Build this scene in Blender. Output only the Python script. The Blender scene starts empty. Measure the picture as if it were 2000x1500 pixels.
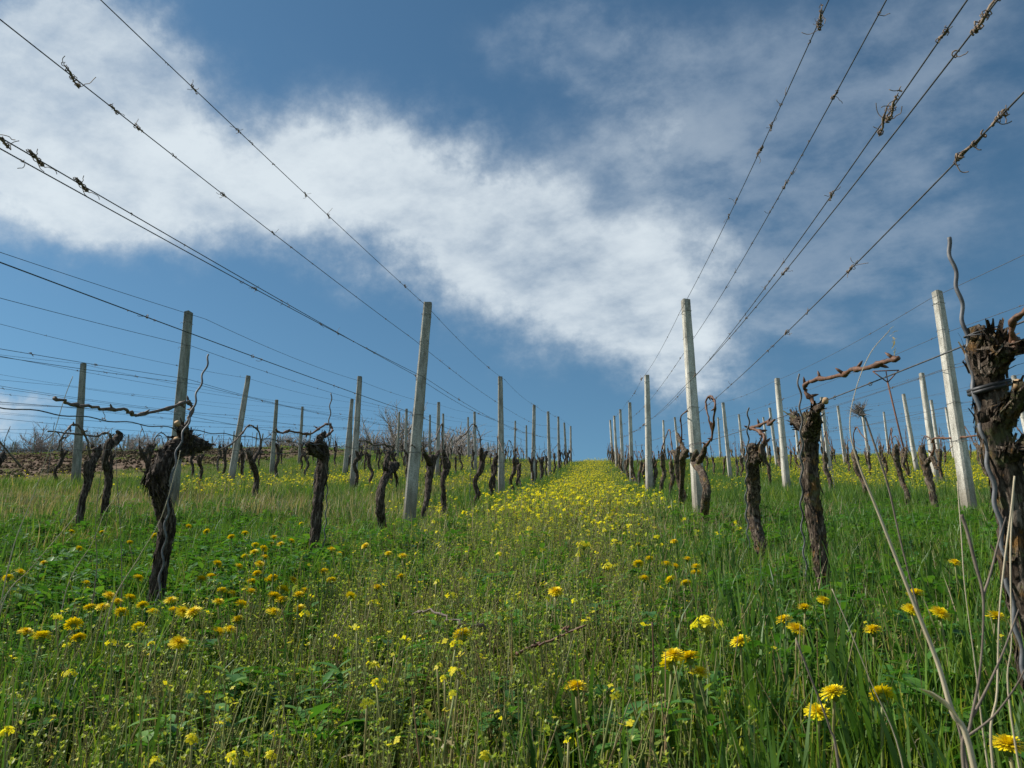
import bpy, math, random
import numpy as np
from mathutils import Vector, Matrix, noise as mnoise
random.seed(7); rng = np.random.default_rng(7)
S = bpy.context.scene; COL = S.collection
rad = math.radians

# ------------------------------------------------------------------ camera, sky, sun, exposure
ZC = 0.55; PITCH = rad(18.0); YAW = rad(-6.7); FPX = 1556.0
cam = bpy.data.cameras.new('camera'); cam.sensor_width = 36; cam.lens = 28.0; cam.clip_start = 0.02; cam.clip_end = 3000
cam.dof.use_dof = True; cam.dof.focus_distance = 5.0; cam.dof.aperture_fstop = 26
co = bpy.data.objects.new('camera', cam); COL.objects.link(co)
co.location = (0, 0, ZC); co.rotation_euler = (rad(90)+PITCH, 0, -YAW); S.camera = co
FW = np.array([math.sin(YAW)*math.cos(PITCH), math.cos(YAW)*math.cos(PITCH), math.sin(PITCH)])
RT = np.array([math.cos(YAW), -math.sin(YAW), 0.0]); UP = np.cross(RT, FW)
def ray(x, y): return FW + RT*(x-1000)/FPX - UP*(y-750)/FPX

S.view_settings.view_transform = 'Standard'; S.view_settings.look = 'None'
S.view_settings.exposure = 0.36; S.view_settings.gamma = 1.0
SUN_EL = rad(43); SUN_AZ = rad(-80)         # azimuth from +Y, clockwise positive: the sun stands left, slightly ahead
sd = Vector((math.sin(SUN_AZ)*math.cos(SUN_EL), math.cos(SUN_AZ)*math.cos(SUN_EL), math.sin(SUN_EL)))
sl = bpy.data.lights.new('sun', 'SUN'); sl.energy = 5.0; sl.angle = rad(0.5); sl.color = (1.0, 0.95, 0.86)
so = bpy.data.objects.new('sun', sl); COL.objects.link(so); so.rotation_euler = sd.to_track_quat('Z', 'Y').to_euler()

W = bpy.data.worlds.new('World'); S.world = W; W.use_nodes = True
def build_world():
    nt = W.node_tree; N = nt.nodes; L = nt.links; N.clear()
    out = N.new('ShaderNodeOutputWorld'); bg = N.new('ShaderNodeBackground'); bg.inputs[1].default_value = 0.075
    L.new(bg.outputs[0], out.inputs[0])
    sky = N.new('ShaderNodeTexSky'); sky.sky_type = 'NISHITA'; sky.sun_disc = False
    sky.sun_elevation = SUN_EL; sky.sun_rotation = SUN_AZ; sky.altitude = 300
    sky.air_density = 1.0; sky.dust_density = 0.25; sky.ozone_density = 3.0
    hs = N.new('ShaderNodeMixRGB'); hs.blend_type = 'MULTIPLY'; hs.inputs[0].default_value = 1
    hs.inputs[2].default_value = SKYTINT; L.new(sky.outputs[0], hs.inputs[1])
    tc = N.new('ShaderNodeTexCoord')
    def math_(op, a, b=None, c=None, clamp=False):
        n = N.new('ShaderNodeMath'); n.operation = op; n.use_clamp = clamp
        for i, v in enumerate((a, b, c)):
            if v is None: continue
            if isinstance(v, (int, float)): n.inputs[i].default_value = v
            else: L.new(v, n.inputs[i])
        return n.outputs[0]
    def noise(vec, sc, det, rough, dist=0.0):
        n = N.new('ShaderNodeTexNoise'); n.inputs['Scale'].default_value = sc; n.inputs['Detail'].default_value = det
        n.inputs['Roughness'].default_value = rough; n.inputs['Distortion'].default_value = dist; L.new(vec, n.inputs['Vector']); return n
    # cloud layer plane coordinates: direction projected on a sheet overhead
    sep = N.new('ShaderNodeSeparateXYZ'); L.new(tc.outputs['Generated'], sep.inputs[0])
    zz = math_('ADD', math_('MAXIMUM', sep.outputs[2], 0.0), 0.28)
    cmb = N.new('ShaderNodeCombineXYZ')
    L.new(math_('DIVIDE', sep.outputs[0], zz), cmb.inputs[0]); L.new(math_('DIVIDE', sep.outputs[1], zz), cmb.inputs[1])
    mp = N.new('ShaderNodeMapping'); mp.inputs['Rotation'].default_value = (0, 0, rad(35)); mp.inputs['Scale'].default_value = (1.0, 1.2, 1)
    L.new(cmb.outputs[0], mp.inputs[0])
    n1 = noise(mp.outputs[0], 2.6, 9, 0.58, 0.05); n2 = noise(mp.outputs[0], 8.0, 8, 0.62, 0.1); n3 = noise(mp.outputs[0], 1.2, 4, 0.5)
    # warp the direction so that the banks get ragged outlines
    wn = noise(tc.outputs['Generated'], 5.0, 9, 0.62)
    vs = N.new('ShaderNodeVectorMath'); vs.operation = 'SUBTRACT'; L.new(wn.outputs['Color'], vs.inputs[0]); vs.inputs[1].default_value = (.5, .5, .5)
    vm = N.new('ShaderNodeVectorMath'); vm.operation = 'MULTIPLY_ADD'; L.new(vs.outputs[0], vm.inputs[0]); vm.inputs[1].default_value = (.26,)*3
    L.new(tc.outputs['Generated'], vm.inputs[2])
    sums = [None, None]
    for li, cx, cy, rx, ry, ang, w in [(0,)+c for c in CLOUDS]+[(1,)+c for c in VEIL]:
        c = Vector(ray(cx, cy)).normalized(); k = 1.0/Vector(ray(cx, cy)).length
        ca, sa = math.cos(rad(ang)), math.sin(rad(ang))
        ex = Vector(ray(cx+100*ca, cy+100*sa)).normalized()-c; ey = Vector(ray(cx-100*sa, cy+100*ca)).normalized()-c
        a = ex.normalized()/(ex.length*rx/100); b = ey-ey.project(ex); b = b.normalized()/(b.length*ry/100)
        def dot(v):
            n = N.new('ShaderNodeVectorMath'); n.operation = 'DOT_PRODUCT'; L.new(vm.outputs[0], n.inputs[0]); n.inputs[1].default_value = v; return n.outputs['Value']
        u = math_('SUBTRACT', dot(a), a.dot(c)); v = math_('SUBTRACT', dot(b), b.dot(c))
        r2 = math_('MULTIPLY_ADD', u, u, math_('MULTIPLY', v, v))
        g = math_('MULTIPLY', math_('POWER', 2.71828, math_('MULTIPLY', r2, -1.0)), w)
        sums[li] = g if sums[li] is None else math_('ADD', sums[li], g)
    total, veil = sums
    back_fill = N.new('ShaderNodeMapRange'); back_fill.interpolation_type = 'SMOOTHSTEP'; back_fill.inputs[1].default_value = 0.1; back_fill.inputs[2].default_value = -0.5; L.new(sep.outputs[1], back_fill.inputs[0])  # unseen cloud cover behind the camera, added to raise the neutral fill light
    total = math_('MINIMUM', math_('ADD', total, math_('MULTIPLY', back_fill.outputs[0], 0.65)), 1.15)
    nn = math_('MULTIPLY_ADD', math_('SUBTRACT', n1.outputs[0], 0.5), 1.9, math_('MULTIPLY', math_('SUBTRACT', n2.outputs[0], 0.5), 1.25))
    den = math_('ADD', total, math_('MULTIPLY', nn, math_('MULTIPLY_ADD', total, 0.55, 0.30)))
    vd = math_('MULTIPLY', math_('MINIMUM', veil, 1.0), math_('MULTIPLY_ADD', nn, 1.8, 0.68))
    vr = N.new('ShaderNodeMapRange'); vr.interpolation_type = 'SMOOTHSTEP'; vr.inputs[1].default_value = 0.05; vr.inputs[2].default_value = 1.25; vr.inputs[4].default_value = 0.46; L.new(vd, vr.inputs[0])
    mr = N.new('ShaderNodeMapRange'); mr.interpolation_type = 'SMOOTHSTEP'; mr.inputs[1].default_value = 0.08; mr.inputs[2].default_value = 1.34; mr.inputs[4].default_value = 0.9
    L.new(den, mr.inputs[0])
    cr = N.new('ShaderNodeValToRGB'); L.new(math_('ADD', math_('MULTIPLY', math_('ADD', n3.outputs[0], n2.outputs[0]), 0.3), math_('MULTIPLY', den, 0.42)), cr.inputs[0])
    e = cr.color_ramp.elements; e[0].position = 0.35; e[0].color = (4.0, 4.9, 6.0, 1); e[1].position = 0.95; e[1].color = (8.0, 8.8, 9.3, 1)
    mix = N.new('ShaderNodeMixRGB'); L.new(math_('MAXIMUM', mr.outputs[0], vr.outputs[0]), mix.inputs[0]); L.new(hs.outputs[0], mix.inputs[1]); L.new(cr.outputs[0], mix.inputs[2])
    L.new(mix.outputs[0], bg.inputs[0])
SKYTINT = (0.70, 0.96, 0.94, 1)
CLOUDS = [(30,135,300,225,10,1.25),(230,110,170,130,30,.7),(170,320,240,110,18,.5),(330,330,270,150,20,1.0),(640,380,260,135,14,1.0),(900,400,240,140,18,1.0),(1060,520,260,135,22,.84),(1250,600,240,125,22,.72),(1300,420,190,150,50,.62),(1230,250,150,100,20,.42),(1400,560,130,110,0,.4),(1350,690,110,50,0,.5),(-20,850,130,45,0,.9)]
VEIL = [(1050,110,150,60,10,.8),(1250,200,230,150,20,.7),(1480,330,260,260,-10,.75),(1750,150,330,160,-20,.85),(1880,380,260,170,-20,.75),(1650,540,240,90,20,.9),(1550,680,300,70,10,.7),(640,210,160,50,15,.6),(900,620,400,60,18,.4),(250,470,260,60,15,.4)]
build_world()

# ------------------------------------------------------------------ terrain
YS = [-60, -5, 0, 6.2, 12, 17.6, 21.5, 26.7, 31.6, 36, 40, 45, 52, 70, 300]
ZS = [-9, -1.65, -.55, .78, 1.95, 3.2, 4.15, 5.42, 6.6, 7.7, 8.5, 9.1, 9.4, 8.5, -20]
_yy = np.linspace(-60, 300, 3601); _zz = np.interp(_yy, YS, ZS); _k = np.hanning(21); _k /= _k.sum()
_zz = np.convolve(np.pad(_zz, 10, mode='edge'), _k, 'valid')
def sm(t):
    t = np.clip(t, 0, 1); return t*t*(3-2*t)
def G(x, y):
    z = np.interp(y, _yy, _zz) + sm((140-np.asarray(y))/60)*(.50*(1-np.exp(-np.maximum(-np.asarray(x)-1.8, 0)/5.0))*sm((np.asarray(y)-1)/9)+.85*sm((-np.asarray(x)-4)/12)*sm((np.asarray(y)-10)/30)+sm((-np.asarray(x)-8)/16)*sm((np.asarray(y)-43)/16)*2.9)
    z = z + 0.02*np.sin(np.asarray(x)*1.7+.5)*np.sin(np.asarray(y)*1.1) + ZC
    return z
def g1(x, y): return float(G(x, y))
def WP(px, py, X):                       # a point of a trellis row (the vertical plane at X)
    r = ray(px, py); t = X/r[0]; return Vector((X, r[1]*t, r[2]*t+ZC))
def HIT(px, py, h):                      # a point h above the hillside
    r = ray(px, py); t = np.linspace(.4, 60, 12000); f = r[2]*t+ZC-G(r[0]*t, r[1]*t)-h
    i = np.where(f[:-1]*f[1:] < 0)[0]
    if len(i) == 0: return None
    k = i[0]; return Vector((r[0]*t[k], r[1]*t[k], r[2]*t[k]+ZC))

# ------------------------------------------------------------------ mesh helpers
class MB:
    def __init__(s): s.v = []; s.f = []; s.m = []; s.t = []
    def add(s, vs, fs, mi=0, tint=0.5):
        o = len(s.v); s.v.extend(map(tuple, vs)); s.f.extend([tuple(i+o for i in f) for f in fs]); s.m.extend([mi]*len(fs)); s.t.extend([tint]*len(vs))
    def mesh(s, name, mats, smooth=True):
        me = bpy.data.meshes.new(name); me.from_pydata(s.v, [], s.f)
        for m in (mats if isinstance(mats, (list, tuple)) else [mats]): me.materials.append(m)
        me.polygons.foreach_set('material_index', s.m); me.polygons.foreach_set('use_smooth', [smooth]*len(s.f))
        a = me.attributes.new('tint', 'FLOAT', 'POINT'); a.data.foreach_set('value', s.t); me.update(); return me
def link(name, me, parent=None, loc=None):
    o = bpy.data.objects.new(name, me); COL.objects.link(o)
    if parent: o.parent = parent
    if loc is not None: o.location = loc
    return o
def tag(o, label=None, cat=None, group=None, kind=None):
    for k, v in (('label', label), ('category', cat), ('group', group), ('kind', kind)):
        if v: o[k] = v
    return o
def thing(name, loc, label, cat, group=None): return tag(link(name, None, None, loc), label, cat, group)
def copy_tree(o, parent=None):
    c = o.copy(); COL.objects.link(c); c.parent = parent
    for ch in o.children: copy_tree(ch, c)
    return c
def smooth_path(P, n):                   # Catmull-Rom through P, n steps per span
    P = [Vector(p) for p in P]; Q = [2*P[0]-P[1]]+P+[2*P[-1]-P[-2]]; out = []
    for i in range(1, len(Q)-2):
        for k in range(n):
            t = k/n; a, b, c, d = Q[i-1:i+3]
            out.append(.5*((2*b)+(c-a)*t+(2*a-5*b+4*c-d)*t*t+(3*b-a-3*c+d)*t**3))
    out.append(P[-1]); return out
def frames(P):
    T = [(P[min(i+1, len(P)-1)]-P[max(i-1, 0)]).normalized() for i in range(len(P))]
    u = T[0].orthogonal().normalized(); out = []
    for t in T:
        u = (u-t*u.dot(t)); u = u.normalized() if u.length > 1e-6 else t.orthogonal().normalized(); out.append((u, t.cross(u)))
    return out
def tube(mb, P, R, n=6, mi=0, tint=.5, disp=None, cap=True):
    P = [Vector(p) for p in P]; F = frames(P); vs = []; L = 0.0
    if not hasattr(R, '__len__'): R = [R]*len(P)
    for i, p in enumerate(P):
        if i: L += (p-P[i-1]).length
        u, w = F[i]
        for k in range(n):
            a = 2*math.pi*k/n; r = R[i]
            if disp: r *= disp(a, L, p)
            vs.append(p+(u*math.cos(a)+w*math.sin(a))*r)
    fs = [(i*n+k, i*n+(k+1) % n, (i+1)*n+(k+1) % n, (i+1)*n+k) for i in range(len(P)-1) for k in range(n)]
    if cap: fs += [tuple(range(n))[::-1], tuple((len(P)-1)*n+k for k in range(n))]
    mb.add(vs, fs, mi, tint)
def interp(vals, n):                     # stretch radii to the smoothed path
    return list(np.interp(np.linspace(0, 1, n), np.linspace(0, 1, len(vals)), vals))

# ------------------------------------------------------------------ materials
def mat(name):
    m = bpy.data.materials.new(name); m.use_nodes = True; nt = m.node_tree
    return m, nt, nt.nodes, nt.links, nt.nodes['Principled BSDF']
def nz(N, L, sc, det=5, rough=.6, vec=None, dist=0):
    n = N.new('ShaderNodeTexNoise'); n.inputs['Scale'].default_value = sc; n.inputs['Detail'].default_value = det; n.inputs['Roughness'].default_value = rough
    n.inputs['Distortion'].default_value = dist
    if vec is not None: L.new(vec, n.inputs['Vector'])
    return n
def ramp(N, L, src, stops, interp='LINEAR'):
    r = N.new('ShaderNodeValToRGB'); e = r.color_ramp.elements; r.color_ramp.interpolation = interp
    while len(e) < len(stops): e.new(0.5)
    for k, (p, c) in enumerate(stops): e[k].position = p; e[k].color = (*c, 1)
    L.new(src, r.inputs[0]); return r
def stretch(N, L, src, sc):
    m = N.new('ShaderNodeMapping'); m.inputs['Scale'].default_value = sc; L.new(src, m.inputs[0]); return m.outputs[0]
def bump(N, L, b, h, s, d):
    n = N.new('ShaderNodeBump'); n.inputs['Strength'].default_value = s; n.inputs['Distance'].default_value = d; L.new(h, n.inputs['Height']); L.new(n.outputs[0], b.inputs['Normal'])
def mixc(N, L, f, a, b, mode='MIX'):
    n = N.new('ShaderNodeMixRGB'); n.blend_type = mode
    for i, v in ((0, f), (1, a), (2, b)):
        if isinstance(v, (int, float)): n.inputs[i].default_value = v
        elif isinstance(v, tuple): n.inputs[i].default_value = (*v, 1)
        else: L.new(v, n.inputs[i])
    return n.outputs[0]

def leaf_mat(name, stops, trans=.45, rough=.45, spec=.35, patch=None):
    m, nt, N, L, b = mat(name)
    at = N.new('ShaderNodeAttribute'); at.attribute_name = 'tint'; oi = N.new('ShaderNodeObjectInfo')
    s = N.new('ShaderNodeMath'); s.operation = 'MULTIPLY_ADD'; L.new(oi.outputs['Random'], s.inputs[0]); s.inputs[1].default_value = .4
    s2 = N.new('ShaderNodeMath'); s2.operation = 'MULTIPLY'; L.new(at.outputs['Fac'], s2.inputs[0]); s2.inputs[1].default_value = .6; L.new(s2.outputs[0], s.inputs[2])
    col = ramp(N, L, s.outputs[0], stops).outputs[0]
    if patch:
        ge = N.new('ShaderNodeNewGeometry'); n = nz(N, L, patch[0], 3, .5, ge.outputs['Position'])
        r = ramp(N, L, n.outputs[0], [(.38, (0, 0, 0)), (.62, (1, 1, 1))]); col = mixc(N, L, r.outputs[0], col, mixc(N, L, 1.0, col, patch[1], 'MULTIPLY'))
    L.new(col, b.inputs['Base Color']); b.inputs['Roughness'].default_value = rough; b.inputs['Specular IOR Level'].default_value = spec
    tr = N.new('ShaderNodeBsdfTranslucent'); L.new(mixc(N, L, 1.0, col, (1.5, 1.5, .7), 'MULTIPLY'), tr.inputs[0])
    ms = N.new('ShaderNodeMixShader'); ms.inputs[0].default_value = trans; L.new(b.outputs[0], ms.inputs[1]); L.new(tr.outputs[0], ms.inputs[2])
    L.new(ms.outputs[0], N['Material Output'].inputs[0]); return m
M = {}
M['grass'] = leaf_mat('grass_blade', [(0, (.030, .078, .013)), (.45, (.098, .175, .026)), (.8, (.19, .28, .036)), (1, (.42, .38, .15))], .33, .55, .22, (.9, (1.35, 1.12, .75)))
M['lush'] = leaf_mat('lush_grass', [(0, (.020, .066, .016)), (.5, (.068, .155, .030)), (1, (.145, .26, .042))], .33, .5, .28, (.9, (1.25, 1.1, .8)))
M['broad'] = leaf_mat('broad_leaf', [(0, (.026, .090, .016)), (.5, (.058, .175, .024)), (1, (.14, .27, .036))], .33, .45, .35)
M['dry'] = leaf_mat('dry_straw', [(0, (.20, .15, .085)), (.5, (.36, .29, .17)), (1, (.52, .45, .30))], .25, .6, .25)
M['stem'] = leaf_mat('weed_stem', [(0, (.22, .12, .07)), (.35, (.30, .26, .11)), (.7, (.22, .27, .08)), (1, (.42, .38, .19))], .2, .5, .3)
M['bud'] = leaf_mat('seed_pod', [(0, (.14, .22, .035)), (.6, (.26, .33, .06)), (1, (.42, .44, .09))], .4, .5, .3)
M['petal'] = leaf_mat('mustard_petal', [(0, (.66, .56, .02)), (1, (.82, .74, .05))], .4, .6, .2)
M['dande'] = leaf_mat('dandelion_ray', [(0, (.72, .52, .006)), (.5, (.78, .62, .008)), (1, (.80, .70, .015))], .15, .6, .2)

def bark(name, dark, mid, light, lich, lich_amt):
    m, nt, N, L, b = mat(name); tc = N.new('ShaderNodeTexCoord'); oi = N.new('ShaderNodeObjectInfo')
    va = N.new('ShaderNodeVectorMath'); va.operation = 'ADD'; L.new(tc.outputs['Object'], va.inputs[0]); L.new(oi.outputs['Location'], va.inputs[1]); v = va.outputs[0]
    fib = nz(N, L, 1, 8, .7, stretch(N, L, v, (95, 95, 16)), .5); blot = nz(N, L, 14, 4, .6, v)
    c = ramp(N, L, fib.outputs[0], [(.36, dark), (.5, mid), (.62, light)]).outputs[0]
    c = mixc(N, L, ramp(N, L, blot.outputs[0], [(.35, (0, 0, 0)), (.65, (1, 1, 1))]).outputs[0], c, mixc(N, L, 1.0, c, (.55, .5, .48), 'MULTIPLY'))
    ln = nz(N, L, 17, 6, .75, v); lf = ramp(N, L, ln.outputs[0], [(lich_amt, (0, 0, 0)), (lich_amt+.07, (1, 1, 1))]).outputs[0]
    l2 = nz(N, L, 30, 2, .5, v); lc = mixc(N, L, ramp(N, L, l2.outputs[0], [(.4, (0, 0, 0)), (.6, (1, 1, 1))]).outputs[0], lich[0], lich[1])
    c = mixc(N, L, mixc(N, L, 1.0, lf, (.7, .7, .7), 'MULTIPLY'), c, lc)
    L.new(c, b.inputs['Base Color']); b.inputs['Roughness'].default_value = .92; b.inputs['Specular IOR Level'].default_value = .15
    bump(N, L, b, fib.outputs[0], 1.0, .02); return m
M['bark'] = bark('vine_bark', (.018, .013, .010), (.085, .064, .050), (.27, .22, .18), ((.10, .11, .04), (.14, .12, .07)), .60)
M['barkl'] = bark('lichen_bark', (.026, .019, .014), (.125, .095, .070), (.38, .31, .24), ((.26, .13, .03), (.16, .17, .07)), .53)
def simple(name, c1, c2, sc, rough=.7, metal=0, bs=.3, bd=.002, st=(1, 1, 1), spec=.3):
    m, nt, N, L, b = mat(name); tc = N.new('ShaderNodeTexCoord'); n = nz(N, L, sc, 6, .65, stretch(N, L, tc.outputs['Object'], st))
    L.new(ramp(N, L, n.outputs[0], [(.3, c1), (.7, c2)]).outputs[0], b.inputs['Base Color']); b.inputs['Roughness'].default_value = rough
    b.inputs['Metallic'].default_value = metal; b.inputs['Specular IOR Level'].default_value = spec; bump(N, L, b, n.outputs[0], bs, bd); return m
M['cane'] = simple('cane_bark', (.055, .024, .014), (.20, .10, .055), 60, .6, 0, .4, .002)
M['canel'] = simple('grey_cane_bark', (.06, .042, .034), (.20, .15, .115), 60, .7, 0, .4, .002)
M['cut'] = simple('cut_wood', (.34, .20, .10), (.52, .36, .20), 90, .8)
M['wire'] = simple('galvanised_wire', (.045, .045, .048), (.13, .13, .135), 30, .55, .3)
M['rod'] = simple('galvanised_rod', (.07, .07, .073), (.20, .20, .205), 35, .65, .2)
M['rust'] = simple('rusty_steel', (.10, .045, .03), (.20, .10, .065), 40, .8)
M['tendril'] = simple('dried_tendril', (.075, .045, .03), (.36, .27, .19), 60, .85)
M['rubber'] = simple('black_rubber', (.015, .015, .016), (.04, .04, .042), 40, .5)
M['twig'] = simple('bare_twig', (.20, .175, .15), (.38, .34, .30), 12, .9)
M['twigp'] = simple('budding_twig', (.24, .19, .165), (.44, .37, .33), 12, .9)
M['darkstalk'] = simple('dead_stalk', (.10, .075, .06), (.24, .19, .145), 60, .8)
M['strawstalk'] = simple('straw_stalk', (.34, .27, .17), (.58, .49, .34), 40, .65, 0, .3, .001, (1, 1, .15))
M['head'] = simple('thistle_down', (.12, .10, .09), (.25, .22, .19), 60, .9)
def concrete(name, lo, hi, green):
    m, nt, N, L, b = mat(name); tc = N.new('ShaderNodeTexCoord'); oi = N.new('ShaderNodeObjectInfo')
    va = N.new('ShaderNodeVectorMath'); va.operation = 'ADD'; L.new(tc.outputs['Object'], va.inputs[0]); L.new(oi.outputs['Location'], va.inputs[1]); v = va.outputs[0]
    fine = nz(N, L, 130, 8, .75, v); stk = nz(N, L, 9, 6, .65, stretch(N, L, v, (3, 3, .5))); sp = nz(N, L, 38, 4, .6, v)
    c = ramp(N, L, stk.outputs[0], [(.3, lo), (.7, hi)]).outputs[0]
    c = mixc(N, L, 1.0, c, ramp(N, L, fine.outputs[0], [(.36, (.5, .49, .47)), (.60, (1.12, 1.12, 1.1))]).outputs[0], 'MULTIPLY')
    c = mixc(N, L, ramp(N, L, sp.outputs[0], [(.60, (0, 0, 0)), (.70, (green, green, green))]).outputs[0], c, (.10, .105, .065))
    sz = N.new('ShaderNodeSeparateXYZ'); L.new(tc.outputs['Object'], sz.inputs[0])      # lichen crust round the weathered top
    tz = N.new('ShaderNodeMath'); tz.operation = 'MULTIPLY_ADD'; L.new(sp.outputs[0], tz.inputs[0]); tz.inputs[1].default_value = .35; L.new(sz.outputs[2], tz.inputs[2])
    c = mixc(N, L, ramp(N, L, N_div(N, L, tz.outputs[0], 2.4), [(.865, (0, 0, 0)), (.92, (.55, .55, .55))]).outputs[0], c, (.13, .12, .095))
    lz = N.new('ShaderNodeMath'); lz.operation = 'MULTIPLY_ADD'; L.new(stk.outputs[0], lz.inputs[0]); lz.inputs[1].default_value = -.5; L.new(sz.outputs[2], lz.inputs[2])
    c = mixc(N, L, ramp(N, L, lz.outputs[0], [(.0, (.6, .6, .6)), (.22, (0, 0, 0))]).outputs[0], c, (.16, .12, .075))   # soil splashed on the foot
    big = nz(N, L, 4, 5, .6, stretch(N, L, v, (5, 5, 1.2))); c = mixc(N, L, 1.0, c, ramp(N, L, big.outputs[0], [(.35, (.60, .59, .56)), (.6, (1, 1, 1))]).outputs[0], 'MULTIPLY')
    L.new(c, b.inputs['Base Color']); b.inputs['Roughness'].default_value = .9; b.inputs['Specular IOR Level'].default_value = .2
    bump(N, L, b, fine.outputs[0], .5, .006); return m
def N_div(N, L, s, k):
    n = N.new('ShaderNodeMath'); n.operation = 'DIVIDE'; L.new(s, n.inputs[0]); n.inputs[1].default_value = k; return n.outputs[0]
M['conc'] = concrete('concrete', (.34, .325, .29), (.60, .58, .53), .6)
M['concw'] = concrete('pale_concrete', (.54, .51, .45), (.82, .78, .70), .45)
M['concg'] = concrete('mossy_concrete', (.26, .26, .22), (.47, .465, .41), .8)

def ground_mat():
    m, nt, N, L, b = mat('hillside_soil'); ge = N.new('ShaderNodeNewGeometry'); v = ge.outputs['Position']
    n = nz(N, L, 3, 8, .7, v); n2 = nz(N, L, .35, 4, .6, v)
    soil = ramp(N, L, n.outputs[0], [(.3, (.075, .050, .034)), (.7, (.19, .13, .088))]).outputs[0]
    turf = ramp(N, L, n.outputs[0], [(.3, (.028, .045, .014)), (.7, (.075, .085, .028))]).outputs[0]
    at = N.new('ShaderNodeAttribute'); at.attribute_name = 'tint'
    a = N.new('ShaderNodeMath'); a.operation = 'MULTIPLY_ADD'; L.new(n2.outputs[0], a.inputs[0]); a.inputs[1].default_value = .6; L.new(at.outputs['Fac'], a.inputs[2])
    L.new(mixc(N, L, ramp(N, L, a.outputs[0], [(.6, (0, 0, 0)), (.85, (1, 1, 1))]).outputs[0], turf, soil), b.inputs['Base Color']); b.inputs['Roughness'].default_value = 1
    b.inputs['Specular IOR Level'].default_value = .1; bump(N, L, b, n.outputs[0], .8, .08); return m
M['ground'] = ground_mat()
def soilmask(x, y):   # the ploughed strip
    x = np.asarray(x, float); y = np.asarray(y, float)
    return sm((-x-10.5-.12*(30-y))/2.5)*sm((y-13.0+.12*(x+12))/2.5)*sm((37-y)/3)*sm((x+42)/3)

# ------------------------------------------------------------------ ground sheet
def build_ground():
    xs = np.concatenate([[-400, -250, -150, -100, -80], np.arange(-60, -12, 1.0), np.arange(-12, 12, .25), np.arange(12, 60, 1.0), [60, 80, 100, 150, 250, 400]])
    ys = np.concatenate([[-60, -30, -15, -8, -4], np.arange(-2, 20, .25), np.arange(20, 60, .6), np.arange(60, 120, 4), [120, 150, 200, 250, 300]])
    X, Y = np.meshgrid(xs, ys); Z = G(X, Y); sk = soilmask(X, Y); Z = Z+sk*.05*np.sin(X*5.3+Y)*np.sin(Y*4.1)
    nx, ny = len(xs), len(ys); i = np.arange(nx*ny).reshape(ny, nx)
    mb = MB(); mb.v = list(map(tuple, np.stack([X, Y, Z], -1).reshape(-1, 3))); mb.t = list(sk.reshape(-1))
    mb.f = list(map(tuple, np.stack([i[:-1, :-1], i[:-1, 1:], i[1:, 1:], i[1:, :-1]], -1).reshape(-1, 4))); mb.m = [0]*len(mb.f)
    tag(link('ground', mb.mesh('ground', M['ground'])), 'grassy hillside rising to a crest under the vineyard rows', None, None, 'structure')
build_ground()

# ------------------------------------------------------------------ trellis layout
ORD = ['nearest', 'second', 'third', 'fourth', 'fifth', 'sixth', 'seventh', 'eighth', 'ninth', 'tenth', 'eleventh', 'twelfth', 'thirteenth', 'fourteenth', 'fifteenth', 'sixteenth',
       'seventeenth', 'eighteenth', 'nineteenth', 'twentieth', 'twenty-first', 'twenty-second', 'twenty-third', 'twenty-fourth', 'twenty-fifth', 'twenty-sixth', 'twenty-seventh', 'twenty-eighth', 'twenty-ninth', 'thirtieth']
ROWS = {}
def row(key, X, name, posts, slope=0.0): ROWS[key] = dict(X=X, name=name, posts=posts, s=slope)
row('L1', -1.53, 'first row left of the path', [6.28, 11.6, 17.1, 22.0, 26.9, 31.8, 37.0])
row('R1', .80, 'first row right of the path', [6.8, 12.2, 17.5, 22.6, 28.0, 33.3], -.016)
row('L2', -3.92, 'second row left of the path', [6.9, 12.0, 18.2, 23.6, 29.0, 34.5, 39.8])
row('R2', 2.93, 'second row right of the path', [6.75, 12.9, 18.3, 23.9, 29.4, 35.0], -.008)
row('L3', -6.05, 'third row left of the path', [6.4, 12.3, 17.9, 23.4, 29.0, 34.6])
row('R3', 5.2, 'third row right of the path', [7.4, 13.05, 18.9, 24.5, 30.1, 35.7])
row('L4', -7.75, 'fourth row left of the path', [4.9, 10.35, 17.6, 23.2, 28.8, 34.2])
row('R4', 7.35, 'fourth row right of the path', [9.0, 14.4, 19.6, 25.0, 30.6, 36.2])
row('L5', -9.8, 'fifth row left of the path', [11.0, 17.6, 24.3, 30.0])
row('R5', 9.5, 'fifth row right of the path', [12.2, 17.9, 23.5, 29.5, 35.2])
row('R6', 11.8, 'sixth row right of the path', [16.2, 22.0, 28.0, 34.0])
def rx(key, y): r = ROWS[key]; return r['X']+r['s']*(y-6)

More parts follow.
